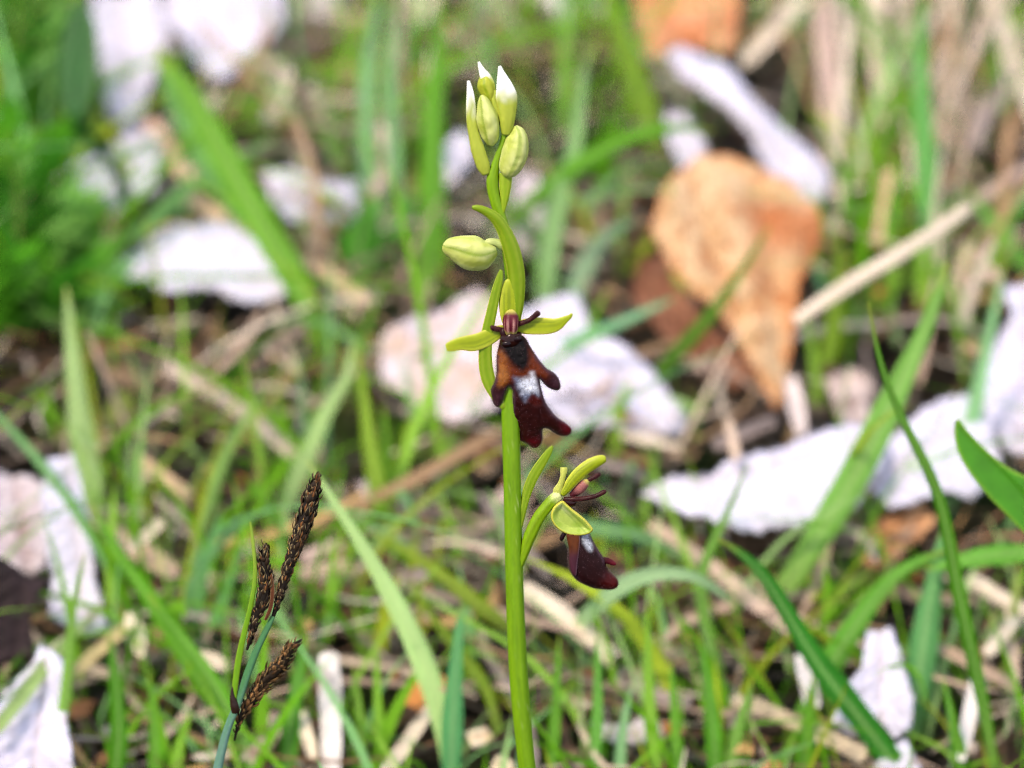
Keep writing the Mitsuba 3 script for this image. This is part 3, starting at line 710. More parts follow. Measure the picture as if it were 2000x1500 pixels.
dead_leaf('dead_leaf', 'white dead leaf behind the upper flower on its left, tan at the lower side', [(742, 660), (800, 622), (868, 598), (930, 556), (1000, 584), (1030, 640), (1010, 720), (980, 790), (930, 826), (880, 832), (820, 800), (796, 776), (745, 732)], ((202, 192, 204), (190, 168, 160), (170, 128, 92)), 6, 22, -4, ((760, 680), (1010, 640)), 2, 2.2, GW, 6, spot=0.5)
dead_leaf('dead_leaf', 'white dead leaf behind the upper flower on its right, narrowing to the right', [(1012, 606), (1075, 575), (1132, 566), (1150, 632), (1200, 668), (1262, 718), (1340, 800), (1334, 850), (1275, 858), (1200, 838), (1120, 846), (1060, 800), (1030, 720)], WHITE, 6, 16, 5, ((1060, 600), (1330, 830)), 2, 1.8, GW, 7)
dead_leaf('dead_leaf', 'small pale dead leaf just left of the top buds', [(900, 250), (932, 268), (924, 320), (884, 362), (854, 374), (852, 325)], WHITE, 5, 25, 0, None, 1, 1.0, GW, 8)
dead_leaf('dead_leaf', 'narrow pale dead leaf just right of the stem below the top buds', [(1008, 342), (1050, 328), (1064, 380), (1058, 452), (1042, 505), (1004, 486), (1002, 420)], GREYW, 4, 30, 0, None, 1, 1.2, GW, 9)
dead_leaf('dead_leaf', 'long rolled white dead leaf slanting down to the right above the orange leaf', [(1300, 92), (1368, 82), (1432, 108), (1484, 145), (1545, 200), (1602, 270), (1624, 315), (1618, 372), (1600, 404), (1555, 370), (1498, 322), (1456, 262), (1390, 192), (1325, 142)], WHITE, 9, 15, 6, ((1310, 100), (1610, 390)), -6, 1.6, GW, 10, base=(1560, 380))
dead_leaf('dead_leaf', 'small white dead leaf wedged against the top of the orange leaf', [(1296, 202), (1342, 228), (1374, 280), (1384, 332), (1334, 346), (1308, 292)], WHITE, 5, 25, 0, None, 1, 1.0, GW, 11)
dead_leaf('dead_leaf', 'long white dead leaf lying level right of the lower flower over a dark hollow', [(1250, 958), (1300, 936), (1380, 920), (1450, 890), (1530, 860), (1600, 840), (1662, 822), (1722, 836), (1730, 900), (1672, 966), (1600, 988), (1560, 994), (1500, 1002), (1440, 1016), (1380, 1004), (1300, 992)], WHITE, 16, 6, 0, ((1255, 965), (1700, 850)), -3, 1.4, GW, 12, base=(1450, 1010))
dead_leaf('dead_leaf', 'white dead leaf between the long level one and the smooth broad green leaf', [(1690, 902), (1738, 848), (1780, 800), (1840, 768), (1892, 757), (1934, 800), (1956, 890), (1905, 950), (1830, 962), (1740, 988), (1702, 962)], WHITE, 11, 10, 0, ((1700, 950), (1930, 790)), -3, 1.6, GW, 13, base=(1780, 985))
dead_leaf('dead_leaf', 'white dead leaf cut by the right edge above the smooth green leaf', [(1958, 558), (2050, 520), (2060, 905), (1965, 885), (1930, 832), (1908, 742), (1943, 682), (1974, 622)], WHITE, 8, 22, -8, ((2010, 540), (1990, 880)), 2, 2.0, GW, 14)
dead_leaf('dead_leaf', 'bright white dead leaf standing near the left edge, pointed lower end', [(96, 900), (145, 884), (163, 950), (177, 1050), (193, 1150), (218, 1232), (178, 1248), (130, 1226), (96, 1205), (104, 1130), (88, 1040), (80, 960)], WHITE, 7, 35, -5, ((130, 890), (170, 1240)), 2, 1.4, GW, 15)
dead_leaf('dead_leaf', 'greyish pink dead leaf cut by the left edge above the dark purple leaf', [(-40, 905), (60, 925), (96, 960), (98, 1060), (84, 1110), (20, 1110), (-40, 1080)], GREYW, 6, 25, 0, None, 2, 2.0, GW, 16, spot=0.5)
dead_leaf('dead_leaf', 'white dead leaf cut by the lower left corner', [(40, 1312), (84, 1256), (128, 1298), (132, 1400), (150, 1540), (-30, 1540), (-20, 1425)], WHITE, 9, 30, 0, ((90, 1270), (60, 1530)), 2, 1.8, GW, 17)
dead_leaf('dead_leaf', 'white dead leaf with two rounded lobes under the long dark blade at lower right', [(1692, 1238), (1740, 1228), (1757, 1290), (1784, 1372), (1780, 1424), (1748, 1444), (1716, 1404), (1664, 1446), (1620, 1424), (1640, 1368), (1682, 1308)], WHITE, 8, 30, 0, ((1720, 1235), (1720, 1440)), 1.5, 1.4, GW, 18)
dead_leaf('dead_leaf', 'small white dead leaf at the bottom edge right of the long dark blade', [(1730, 1462), (1770, 1450), (1806, 1500), (1816, 1560), (1690, 1560), (1700, 1500)], WHITE, 6, 20, 0, None, 1, 1.2, GW, 19)
dead_leaf('dead_leaf', 'crumpled pinkish white scrap right of the tip of the orange leaf', [(1612, 722), (1662, 696), (1706, 738), (1696, 825), (1650, 828), (1628, 780)], ((200, 186, 186), (176, 156, 152), (120, 96, 84)), 4, 20, 0, None, 1, 2.6, GW, 20, spot=0.6)
dead_leaf('dead_leaf', 'pale scrap of leaf at the bottom between the orchid stem and the long dark blade', [(1150, 1418), (1240, 1400), (1290, 1404), (1300, 1440), (1246, 1462), (1170, 1456)], GREYW, 5, 15, 0, None, 1, 1.8, GW, 21, spot=0.5)
dead_leaf('dead_leaf', 'orange dead leaf standing curled with a ridged shoulder, tip pointing down', [(1278, 420), (1300, 362), (1365, 308), (1428, 306), (1482, 318), (1542, 368), (1592, 410), (1608, 452), (1592, 505), (1562, 560), (1552, 650), (1542, 705), (1532, 782), (1516, 812), (1496, 776), (1472, 716), (1440, 668), (1400, 612), (1352, 574), (1304, 522), (1270, 462)],
          ((212, 186, 152), (196, 156, 114), (164, 98, 54)), 3, 46, -6, ((1400, 310), (1516, 800)), 3, 2.0, group=GO, seed=22, spacing=5, paint=[([(1440, 400), (1500, 395), (1600, 420), (1612, 470), (1580, 520), (1530, 490), (1470, 470)], (166, 92, 46), 34, 0.8), ([(1560, 520), (1600, 480), (1560, 640), (1540, 700), (1535, 600)], (176, 104, 56), 25, 0.7), ([(1450, 470), (1480, 460), (1500, 600), (1490, 640), (1465, 560)], (186, 124, 80), 12, 0.6)], ribs=2.3, veins=0.16, spot=0.85, edge=(186, 104, 46), base=(1500, 800))
dead_leaf('dead_leaf', 'orange brown dead leaf at the top edge behind the long rolled white leaf', [(1238, -40), (1450, -40), (1444, 60), (1424, 112), (1362, 92), (1302, 96), (1282, 135), (1250, 104)], ((204, 148, 112), (176, 104, 58), (138, 70, 30)), 4, 25, 0, None, 2, 2.4, GO, 23, spot=0.5)
dead_leaf('dead_leaf', 'orange brown leaf fragment below the white leaves near the right edge', [(1676, 1064), (1720, 1018), (1800, 976), (1834, 1008), (1792, 1062), (1742, 1112), (1690, 1124)], ((206, 160, 122), (182, 122, 78), (140, 82, 44)), 4, 20, 0, None, 1.5, 1.8, GO, 24)
dead_leaf('dead_leaf', 'dull brown dead leaf tucked under the left side of the orange leaf', [(1252, 486), (1292, 500), (1352, 590), (1405, 650), (1478, 744), (1442, 766), (1376, 742), (1300, 692), (1246, 622), (1232, 556)], ((140, 96, 74), (104, 60, 40), (70, 36, 20)), 1.5, 18, 0, None, 2, 2.4, GO, 25, spot=0.6)
dead_leaf('dead_leaf', 'dull brown leaf fragment under the white leaf left of the upper flower', [(836, 822), (920, 806), (990, 838), (984, 892), (900, 894), (856, 872)], ((140, 108, 84), (112, 78, 56), (80, 50, 34)), 1.5, 10, 0, None, 1, 2.0, GO, 26)
dead_leaf('dead_leaf', 'dark purple brown dead leaf at the left edge with a pointed tip', [(-40, 1070), (20, 1100), (60, 1128), (112, 1104), (76, 1170), (62, 1210), (64, 1284), (-40, 1310)], ((42, 30, 34), (30, 22, 24), (22, 14, 14)), 12, 35, 0, None, 2, 1.6, GO, 27)
dead_leaf('dead_leaf', 'brown leaf scrap in front of the white leaves at the left edge', [(196, 1190), (236, 1178), (262, 1200), (240, 1228), (206, 1222)], ((150, 104, 64), (122, 80, 48), (90, 54, 30)), 6, 10, 0, None, 1, 1.6, GO, 28)
dead_leaf('dead_leaf', 'narrow white piece of leaf joining the two leaves left of the wide green blade', [(232, 180), (262, 170), (282, 205), (280, 250), (250, 268), (232, 236)], WHITE, 4, 25, 0, None, 1, 1.0, GW, 29)
dead_leaf('dead_leaf', 'greyish white dead leaf at the top edge between the dark thin stalk and the buds', [(585, -20), (660, -20), (668, 18), (640, 44), (600, 40)], GREYW, 4, 15, 0, None, 1, 1.4, GW, 30)
dead_leaf('dead_leaf', 'pinkish grey leaf scrap behind the yellow green blades left of the orchid', [(690, 940), (760, 930), (800, 975), (780, 1010), (715, 1000)], GREYW, 3, 12, 0, None, 1, 1.6, GW, 31, spot=0.6)
for i, (x, y, w, lab) in enumerate([(688, 1462, 0, ''), (1456, 1462, 30, 'little orange leaf crumb near the bottom edge right of the stem'), (1352, 1242, 22, 'tiny orange crumb among green blades right of the stem'), (1442, 1372, 28, 'tiny tan crumb left of the long dark blade'),
                                (930, 1440, 40, 'pale rounded crumb against the left of the stem base'), (976, 1494, 42, 'tan rounded crumb at the bottom edge touching the stem'), (1070, 1490, 0, ''), (866, 1346, 14, 'tiny white crumb stuck on a green blade left of the stem'), (1510, 1500, 30, 'orange crumb on the bottom edge')]):
    if w:
        a = np.arange(7) * 2 * np.pi / 7
        r = w * 0.72 * (0.55 + 0.7 * np.random.default_rng(i).random(7))
        dead_leaf('leaf_crumb', lab, np.stack([x + r * np.cos(a), y + r * 0.8 * np.sin(a)], 1), ((214, 176, 130), (200, 140, 84), (168, 100, 50)) if i in (1, 2, 8) else ((214, 200, 178), (196, 170, 140), (160, 126, 92)), 8 if i != 7 else 22, 40, 0, None, 0.6, 0.8, 'small leaf crumbs', 60 + i, 5, cat='leaf crumb')

# ------------------------------------------------------------------ single blades and straws
BL = dict(lime=(122, 176, 50), mid=(92, 156, 38), dark=(56, 118, 24), teal=(128, 182, 126), pale=(170, 204, 134), olive=(132, 150, 44), yel=(158, 178, 52), grey=(158, 184, 150),
          cream=(228, 212, 194), white=(238, 230, 230), pink=(206, 180, 170), tan=(192, 154, 112), brown=(116, 82, 56), ash=(168, 152, 150), black=(54, 46, 40))
COSP = math.cos(PITCH)


def blade_mesh(pts, w, col, k=0.7, h=None, seed=0, twist=0.0, taper='tip', dry=False, n=40, h0=1.0, gain=1.0, tipcol=None):
    r = np.random.default_rng(seed + 1000)
    P = np.asarray(pts, float)
    droot = (EYE[2]) / -ray(P[0, 0], P[0, 1])[2]
    if h is None:
        hh = h0 / 1000 + np.maximum(0, k * (P[0, 1] - P[:, 1]) * droot / F / COSP)
        hh = np.maximum(hh, 0.0008)
    else:
        hh = np.asarray(h, float) / 1000
    c = spline(np.c_[P, hh * 1e5], n)
    hh = np.maximum(c[:, 2] / 1e5, 0.0005)
    p = ground(c[:, 0], c[:, 1], hh)
    s = np.linspace(0, 1, n)
    W_ = w * ((p - EYE) @ FWD) / F
    if taper == 'tip':
        prof = (0.75 + 0.25 * sst(0, 0.35, s)) * np.clip((1 - s) / 0.6, 0.03, 1) ** 0.6
    elif taper == 'mid':
        prof = 0.55 + 0.45 * np.sin(np.pi * s)
    elif taper == 'both':
        prof = np.maximum(0.04, np.sin(np.pi * np.clip(s, 0.01, 0.99)) ** 0.6)
    else:
        prof = 1 - 0.15 * np.abs(2 * s - 1) ** 4
    prof = prof * (1 + 0.12 * (meshkit.noise(np.c_[s * 9, s * 0 + seed, s * 0]) - 0.5))
    t = unit(np.gradient(p, axis=0))
    view = unit(p - EYE)
    side = unit(np.cross(t, view))
    nn = np.cross(t, side)
    tw = twist + (r.random() - 0.5) * 0.5 + (r.random() - 0.5) * 1.1 * s
    side = side * np.cos(tw)[:, None] + nn * np.sin(tw)[:, None]
    lanes = 13
    v, f, uu, ss2 = ribbons(p[None], (W_ * prof)[None], side[None], lanes, (0.22 if not dry else -0.3) * (1 if r.random() < 0.6 else -1))
    base = lin(BL[col] if isinstance(col, str) else col, gain)
    cc = np.repeat(base[None], len(v), 0)
    lane = r.random(lanes) - 0.5
    cc = cc * (1 + 0.45 * lane[np.tile(np.arange(lanes), n)])[:, None]
    cc = cc * (1 + 0.5 * (meshkit.fbm(np.c_[ss2 * 7, uu * 1.5 + seed, ss2 * 0], 3, seed) - 0.5))[:, None]
    if not dry:
        cc = mixc(cc, lin((214, 226, 170), gain), 0.22 * np.exp(-(uu / 0.2) ** 2))
        cc = mixc(cc, lin(tipcol or (176, 170, 70), gain), 0.5 * sst(0.9, 1.0, ss2))
        cc = mixc(cc, lin((150, 176, 92), gain), 0.35 * (1 - sst(0.0, 0.22, ss2)))
    else:
        cc = mixc(cc, lin((120, 92, 66), gain), 0.45 * sst(0.58, 0.75, meshkit.fbm(np.c_[ss2 * 5, uu + seed, ss2 * 0 + 4], 3, seed + 1)))
    return v, f, cc


def G(label, pts, w, col, k=0.7, **kw):
    key = numbered('grass_blade')
    seed = len(scene)
    v, f, c = blade_mesh(pts, w * 1.22, col, k, seed=seed, **kw)
    scene[key] = soft_ply(v, f, 'mat_blade', np.clip(c, 0.002, 0.9), 0.55)
    labels[key] = {'label': label, 'category': 'grass blade', 'group': 'single green blades'}


def D(label, pts, w, col, h=(4, 5), taper='even', name='dry_stalk', **kw):
    key = numbered(name)
    seed = len(scene)
    P = np.asarray(pts, float)
    hh = np.interp(np.linspace(0, 1, len(P)), np.linspace(0, 1, len(h)), h)
    v, f, c = blade_mesh(P, w, col, h=hh, seed=seed, taper=taper, dry=True, gain=0.72, **kw)
    scene[key] = soft_ply(v, f, 'mat_dry', np.clip(c, 0.002, 0.85), 0.5)
    labels[key] = {'label': label, 'category': 'dry stalk', 'group': 'dry stalks and straws'}


# green blades, root first
G('widest green blade, folded along its middle, leaning up to the left over the white leaves', [(676, 735), (640, 668), (560, 520), (490, 400), (430, 290), (360, 170), (302, 90)], 50, (108, 166, 52), 0.75, taper='both')
G('green half of the wide folded blade, darker side lying on its left', [(560, 560), (500, 460), (440, 370), (385, 280), (338, 190), (308, 110)], 40, (104, 160, 84), 0.72, twist=0.4, taper='both')
G('pale green blade slanting from below the wide folded blade down to the left', [(540, 1020), (580, 940), (635, 810), (676, 735), (690, 660)], 30, 'pale', 0.75)
G('broad pale bluish blade arching up from the bottom edge, left of the orchid stem', [(890, 1560), (868, 1420), (810, 1250), (724, 1090), (640, 960), (600, 900)], 38, 'pale', 0.85)
G('bluish green blade rising from the bottom edge left of the orchid stem, short', [(880, 1570), (882, 1480), (888, 1330), (902, 1180)], 34, (84, 150, 96), 0.9)
G('tall pale whitish green blade near the left edge, standing nearly upright', [(195, 1040), (176, 940), (152, 790), (138, 650), (130, 560)], 38, 'pale', 0.8)
G('green blade continuing down right from the foot of the pale upright blade at left', [(450, 1420), (380, 1310), (300, 1180), (225, 1070), (175, 980)], 32, 'mid', 0.8)
G('tall green blade left of the buds running off the top edge', [(715, 420), (716, 300), (714, 200), (722, 100), (740, -30)], 26, 'teal', 0.8)
G('bright green broad blade left of the top buds, reaching the top edge', [(828, 590), (846, 430), (848, 260), (856, 120), (862, -20)], 42, 'mid', 0.8)
G('thin bluish green blade left of the top buds beside the bright broad one', [(778, 420), (766, 260), (762, 120), (774, -20)], 22, 'teal', 0.8)
G('long pale green blade right of the stem, leaning slightly right, above the upper flower', [(1062, 700), (1066, 540), (1084, 420), (1118, 300), (1140, 150), (1150, 90)], 34, (140, 184, 120), 0.8)
G('bright green blade arching right from the stem to above the orange leaf', [(990, 440), (1050, 385), (1120, 330), (1200, 282), (1290, 252), (1390, 256)], 30, 'mid', 0.8, h=(6, 20, 32, 40, 44, 42))
G('olive green blade at top right of the buds, wide, slanting down right', [(1285, 300), (1262, 220), (1228, 120), (1195, 20), (1180, -40)], 44, (112, 150, 40), 0.8)
G('greyish green blade bending in a short arch right of the side bud', [(1112, 600), (1132, 545), (1160, 492), (1196, 452), (1246, 430)], 34, (150, 184, 150), 0.75)
G('tall straight green blade standing right of the orange leaf, running off the top', [(1834, 560), (1818, 420), (1806, 260), (1798, 120), (1806, -30)], 36, (104, 178, 92), 0.8)
G('wide pale green blade leaning right, passing between the white leaves at right', [(1530, 1150), (1600, 1045), (1690, 890), (1768, 730), (1824, 600), (1850, 510)], 52, (124, 178, 84), 0.95, h0=8)
G('dark green thin blade crossing the orange leaf diagonally', [(1235, 790), (1300, 712), (1380, 622), (1440, 540), (1504, 440)], 24, (72, 124, 24), 1.15)
G('pale green blade in front of the left side of the orange leaf', [(1345, 620), (1330, 540), (1312, 440), (1310, 350)], 26, (176, 190, 96), 1.2)
G('slim dark green blade on the right, gently S-curved from the bottom to its fine tip', [(1950, 1560), (1925, 1400), (1884, 1210), (1860, 1090), (1826, 950), (1768, 830), (1718, 700), (1696, 590)], 23, (70, 128, 28), 1.0)
G('bluish green blade near the right edge leaning right over the white leaves', [(1848, 1010), (1880, 890), (1902, 800), (1932, 650), (1962, 525)], 27, 'teal', 0.8)
G('bluish green wide blade below the brown leaf fragment at right', [(1780, 1440), (1798, 1300), (1824, 1130), (1846, 1020)], 46, (96, 158, 96), 0.8)
G('long dark green sharp blade slanting up to the left at lower right', [(1800, 1570), (1745, 1490), (1672, 1392), (1596, 1292), (1526, 1178), (1460, 1092), (1402, 1052)], 42, (52, 124, 40), 1.0)
G('thin green blade right of the lower flower, kinked at its middle', [(1425, 1370), (1384, 1240), (1372, 1120), (1412, 1020), (1462, 900)], 20, (100, 150, 60), 0.85)
G('very thin dark green blade crossing between the two wide blades at lower right', [(1572, 1222), (1630, 1150), (1668, 1108), (1704, 1040)], 13, 'dark', 0.8)
G('green blade arching from lower right to the left of the brown fragment', [(1545, 1450), (1590, 1360), (1640, 1270), (1700, 1180), (1770, 1110), (1850, 1075)], 40, (104, 168, 62), 0.8)
G('pale green blade lying level at the right edge under the smooth broad leaf', [(2040, 1078), (1960, 1082), (1880, 1094), (1810, 1112)], 34, (112, 178, 70), h=(24, 26, 26, 22))
G('short sharp green blade standing at the bottom right edge', [(1888, 1570), (1876, 1480), (1862, 1410), (1842, 1326)], 22, (76, 136, 22), 1.0)
G('pale arched blade right of the lower flower, bent like a bow', [(1110, 1246), (1170, 1180), (1260, 1126), (1350, 1126), (1440, 1186)], 28, (150, 186, 140), h=(4, 18, 28, 28, 16))
G('faint green blade behind the lower flower running right', [(1080, 1010), (1160, 1030), (1260, 1050), (1380, 1120)], 26, (104, 150, 100), h=(16, 18, 14, 4))
G('thin upright green blade right of the upper flower', [(1104, 800), (1128, 716), (1150, 640), (1190, 560)], 18, (110, 164, 40), 0.8)
G('bluish thin blade crossing behind the right side sepal', [(1050, 700), (1120, 668), (1210, 630), (1320, 580)], 22, (120, 176, 136), h=(6, 14, 20, 24))
G('thin green band crossing the white leaves diagonally at left', [(210, 492), (297, 432), (367, 368), (455, 316), (545, 262)], 24, (112, 168, 96), h=(8, 14, 18, 20, 22))
G('pale thin green blade left of the tall sedge spike', [(370, 1110), (413, 965), (455, 860), (526, 752)], 22, (130, 172, 90), 0.8)
G('green blade with dark tip just above the short sedge spike', [(562, 1110), (540, 1030), (519, 985), (486, 930)], 25, (84, 140, 52), 0.8)
G('thin upright bluish blade left of the sedge leaf', [(376, 1270), (384, 1170), (412, 1060), (436, 990)], 24, (96, 160, 92), 0.8)
G('second thin upright bluish blade left of the sedge, lower', [(388, 1300), (420, 1210), (450, 1130), (474, 1060)], 20, (96, 160, 84), 0.8)
G('olive blade slanting from the upper left to the stem, low behind it', [(1010, 1240), (940, 1185), (870, 1130), (800, 1080), (730, 1040)], 26, (124, 148, 44), h=(4, 12, 16, 18, 20))
G('yellow green blade slanting down right towards the stem base', [(972, 1430), (948, 1345), (896, 1274), (834, 1188), (800, 1130)], 20, (120, 150, 40), 0.8)
G('yellow green upright blade below the white leaf left of the upper flower', [(762, 1080), (738, 960), (722, 860), (706, 740), (698, 680)], 28, (130, 166, 50), 0.8)
G('second yellow green upright blade beside it, shorter', [(742, 1060), (752, 960), (752, 880), (748, 790)], 26, (100, 152, 36), 0.8)
G('green blade at lower left crossing the white leaves', [(96, 1570), (116, 1440), (132, 1325), (142, 1200), (168, 1075)], 20, (112, 160, 62), 0.9)
G('pale green blade lying over the lower left white leaf', [(-20, 1440), (50, 1350), (110, 1275), (190, 1190)], 24, (150, 180, 110), h=(14, 16, 16, 10))
G('long blade leaning right at the bottom left of the sedge', [(520, 1560), (470, 1450), (425, 1350), (350, 1240), (290, 1160)], 34, (92, 152, 46), 0.85)
G('green upright blade at the bottom left, broad', [(218, 1560), (232, 1440), (226, 1330), (214, 1240)], 30, (76, 140, 34), 0.85)
G('green upright blade at the bottom, just left of the white straw', [(556, 1560), (566, 1440), (580, 1330), (600, 1240)], 30, (84, 148, 50), 0.85)
for i, (x, y, tx, ty, w, col, lab) in enumerate([
        (1290, 1560, 1266, 1180, 22, 'lime', 'tall thin green blade near the bottom, first right of the lower flower'), (1075, 1560, 1092, 1240, 18, 'mid', 'thin green blade just right of the stem near the bottom'),
        (1150, 1560, 1165, 1230, 20, (92, 160, 60), 'thin green blade below the lower flower'), (1210, 1560, 1236, 1330, 18, 'teal', 'short bluish blade at the bottom, right of the stem'),
        (1330, 1570, 1310, 1290, 22, 'mid', 'green blade at the bottom leaning left, second right of the lower flower'), (1400, 1570, 1365, 1240, 26, (84, 150, 40), 'broad green blade at the bottom below the kinked thin blade'),
        (1420, 1570, 1470, 1330, 24, (120, 172, 70), 'pale green blade leaning right at the bottom'), (1560, 1570, 1590, 1320, 30, 'mid', 'green blade at the bottom under the long dark blade'),
        (700, 1560, 690, 1300, 22, (104, 150, 50), 'green blade right of the white straw at the bottom'), (760, 1560, 735, 1250, 20, 'lime', 'thin green blade between the white straw and the broad pale blade'),
        (640, 1250, 655, 1060, 20, 'lime', 'short green blade right of the sedge spikes'), (300, 1560, 290, 1320, 26, 'mid', 'green blade at the bottom left of the sedge stem'),
        (340, 1560, 372, 1390, 22, 'lime', 'short bright green blade touching the sedge stem base'), (1965, 1380, 1990, 1090, 20, (150, 170, 90), 'thin olive blade at the right edge'),
        (1605, 760, 1640, 440, 32, (112, 150, 34), 'olive blade standing at the right side of the orange leaf'), (1660, 640, 1588, 514, 22, (120, 186, 130), 'short bluish blade tip left of the long pale straw'),
        (2020, 540, 1890, 372, 26, (112, 176, 80), 'green blade at the right edge slanting up to the left'), (1250, 1010, 1280, 860, 18, (90, 140, 40), 'thin dark green blade left end of the long level white leaf'),
        (1205, 900, 1230, 740, 26, (130, 180, 40), 'bright yellow green blade in front of the white leaf right of the upper flower'), (1330, 860, 1395, 740, 18, (120, 160, 60), 'thin green blade between the white leaf and the orange leaf tip'),
        (1100, 260, 1090, 20, 28, (110, 160, 60), 'green blade at the top right of the buds'), (690, 560, 735, 380, 60, (76, 148, 44), 'broad green leaf-like blade left of the side bud'),
        (760, 520, 800, 370, 46, (84, 156, 56), 'second broad green blade left of the side bud'), (1690, 480, 1700, 240, 26, (112, 150, 40), 'olive blade left of the tall straight blade'),
        (1740, 560, 1760, 300, 22, 'mid', 'thin green blade close left of the tall straight blade'), (1920, 700, 1860, 540, 22, (100, 150, 60), 'green blade behind the white leaf at the right')]):
    mid = (0.5 * (x + tx) + (i % 3 - 1) * 9, 0.5 * (y + ty))
    G(lab, [(x, y), mid, (tx, ty)], w, col, 0.8)

# dry straws and stalks
D('long pale straw slanting up to the right beside the orange leaf', [(1552, 628), (1650, 560), (1780, 482), (1892, 404)], 28, 'cream', (26, 30, 34, 36))
D('pale straw at top right slanting up to the top edge above the rolled white leaf', [(1450, 122), (1510, 60), (1575, -20)], 30, 'cream', (14, 20))
D('thick pinkish straw standing at the top right', [(1622, 320), (1622, 210), (1613, 88), (1604, -30)], 40, 'pink', (6, 22))
D('second pale straw at the top right, beside the thick pinkish one', [(1728, 240), (1718, 105), (1708, -30)], 36, 'cream', (6, 18))
D('pale straw in the top right corner slanting down right', [(1930, -30), (1978, 100), (2030, 250)], 28, 'cream', (18, 10))
D('greyish bent straw near the right edge', [(1905, 290), (1930, 215), (2010, 140)], 24, 'ash', (8, 12))
D('thin brown straw running to the right edge from the fork of the long pale straw', [(1880, 412), (1930, 372), (2020, 318)], 22, 'pink', (10, 12))
D('tan straw crossing under the wide folded green blade', [(352, 372), (455, 437), (600, 508), (720, 592)], 27, (226, 198, 166), (8, 10, 9))
D('pinkish straw lying against the torn white leaf', [(286, 238), (330, 294), (370, 350)], 36, (222, 184, 160), (10, 9))
D('short pale piece of straw in the dark gap below the top left white leaf', [(566, 126), (540, 190), (520, 236)], 38, 'cream', (8, 8))
D('pale straw crossing the brown tangle at the left', [(325, 716), (455, 790), (580, 890)], 28, (206, 190, 178), (8, 7))
D('greyish straw in the tangle under the broad white leaf at left', [(475, 696), (540, 666), (600, 640)], 24, 'ash', (6, 6))
D('tan straw lower in the tangle at the left', [(248, 880), (310, 925), (372, 970)], 26, (214, 186, 150), (7, 7))
D('thick pale straw left of the sedge', [(215, 1040), (280, 1080), (342, 1118)], 40, (208, 180, 160), (9, 9))
D('short pale straw crossing the thick one left of the sedge', [(255, 1072), (285, 1046), (318, 1016)], 22, 'cream', (12, 12))
D('straw reaching from the lower left white leaf to the right', [(138, 1318), (190, 1272), (248, 1224)], 24, (196, 180, 130), (12, 12))
D('short whitish straw standing in the dark gap at lower left', [(250, 1196), (264, 1240), (277, 1285)], 38, (240, 226, 204), (14, 8), taper='both')
D('small pale straw piece left of the sedge stem', [(386, 1278), (420, 1292), (450, 1306)], 28, 'cream', (10, 10), taper='mid')
D('wide whitish straw standing at the bottom edge right of the sedge', [(640, 1276), (643, 1400), (640, 1540)], 46, 'white', (14, 6))
D('short pale straw right of the lowest sedge spike', [(586, 1390), (600, 1440), (612, 1480)], 26, (236, 220, 196), (10, 8))
D('pinkish straw lying at the bottom left of the wide whitish one', [(486, 1490), (520, 1440), (552, 1388)], 40, 'pink', (7, 7))
D('jointed pale straw right of the stem at the height of the lower flower tip', [(1018, 1150), (1070, 1182), (1116, 1217), (1200, 1288)], 38, 'cream', (9, 9))
D('pale straw at the bottom edge left of the orchid stem', [(752, 1512), (800, 1445), (846, 1380)], 30, 'cream', (8, 8))
D('long pinkish straw running from the lower flower to the long dark blade', [(1270, 1022), (1405, 1122), (1480, 1184), (1560, 1242)], 30, (206, 182, 166), (9, 9))
D('whitish straw standing beside the long dark blade', [(1568, 1278), (1578, 1330), (1590, 1384)], 34, 'white', (10, 8))
D('pale straw passing under the long dark blade at the bottom', [(1470, 1374), (1580, 1422), (1690, 1476)], 30, (216, 196, 168), (9, 9))
D('pale straw at the right edge, lower', [(1890, 1128), (1945, 1160), (2020, 1204)], 30, 'cream', (10, 10))
D('upright pale straw at the right edge', [(1972, 1196), (1976, 1260), (1982, 1330)], 24, (220, 196, 176), (10, 8))
D('thin brownish straw crossing the lower right corner', [(1828, 1262), (1905, 1300), (1992, 1350)], 24, (190, 164, 146), (10, 10))
D('white straw standing in the lower right corner', [(1904, 1320), (1892, 1400), (1876, 1486)], 28, 'white', (12, 8), taper='mid')
D('pale forked straw at the right edge under the slim blade', [(1928, 1276), (1955, 1244), (1984, 1206)], 26, 'cream', (12, 12))
D('pinkish straw right of the tall sedge spike', [(590, 1094), (630, 1076), (672, 1058)], 30, 'pink', (8, 8))
D('second pinkish straw under it right of the tall sedge spike', [(584, 1124), (640, 1112), (690, 1106)], 26, (200, 176, 156), (7, 7))
D('short white straw at the top edge right of the buds', [(1062, -14), (1092, 16), (1122, 42)], 36, 'white', (8, 8))
D('white straw hanging from the top edge left of the buds', [(820, -30), (821, 20), (824, 44)], 40, (236, 226, 210), (8, 8))
D('bent pinkish straw left of the bright broad blade', [(748, 240), (752, 330), (730, 384)], 28, 'pink', (9, 8))
D('greyish straw at the top left of the buds', [(640, 26), (690, 36), (730, 46)], 22, 'pink', (7, 7))
D('thin dark stalk hanging from the top edge over the white leaves', [(640, 560), (624, 440), (600, 262), (576, 130), (556, -30)], 15, 'black', (3, 40))
D('thin brown stalk crossing the small squarish white leaf', [(650, 640), (634, 505), (622, 450), (612, 350), (574, 228)], 17, (176, 150, 122), (4, 34))
D('short pale straw crossing the left part of the long level white leaf', [(1440, 900), (1430, 860), (1420, 820)], 20, (226, 200, 180), (20, 20))
D('greyish straw above the long level white leaf', [(1395, 868), (1450, 844), (1516, 816)], 26, 'ash', (9, 9))
D('whitish straw between the orange tip and the level white leaf', [(1542, 736), (1552, 790), (1564, 850)], 36, (228, 214, 214), (12, 8), taper='mid')
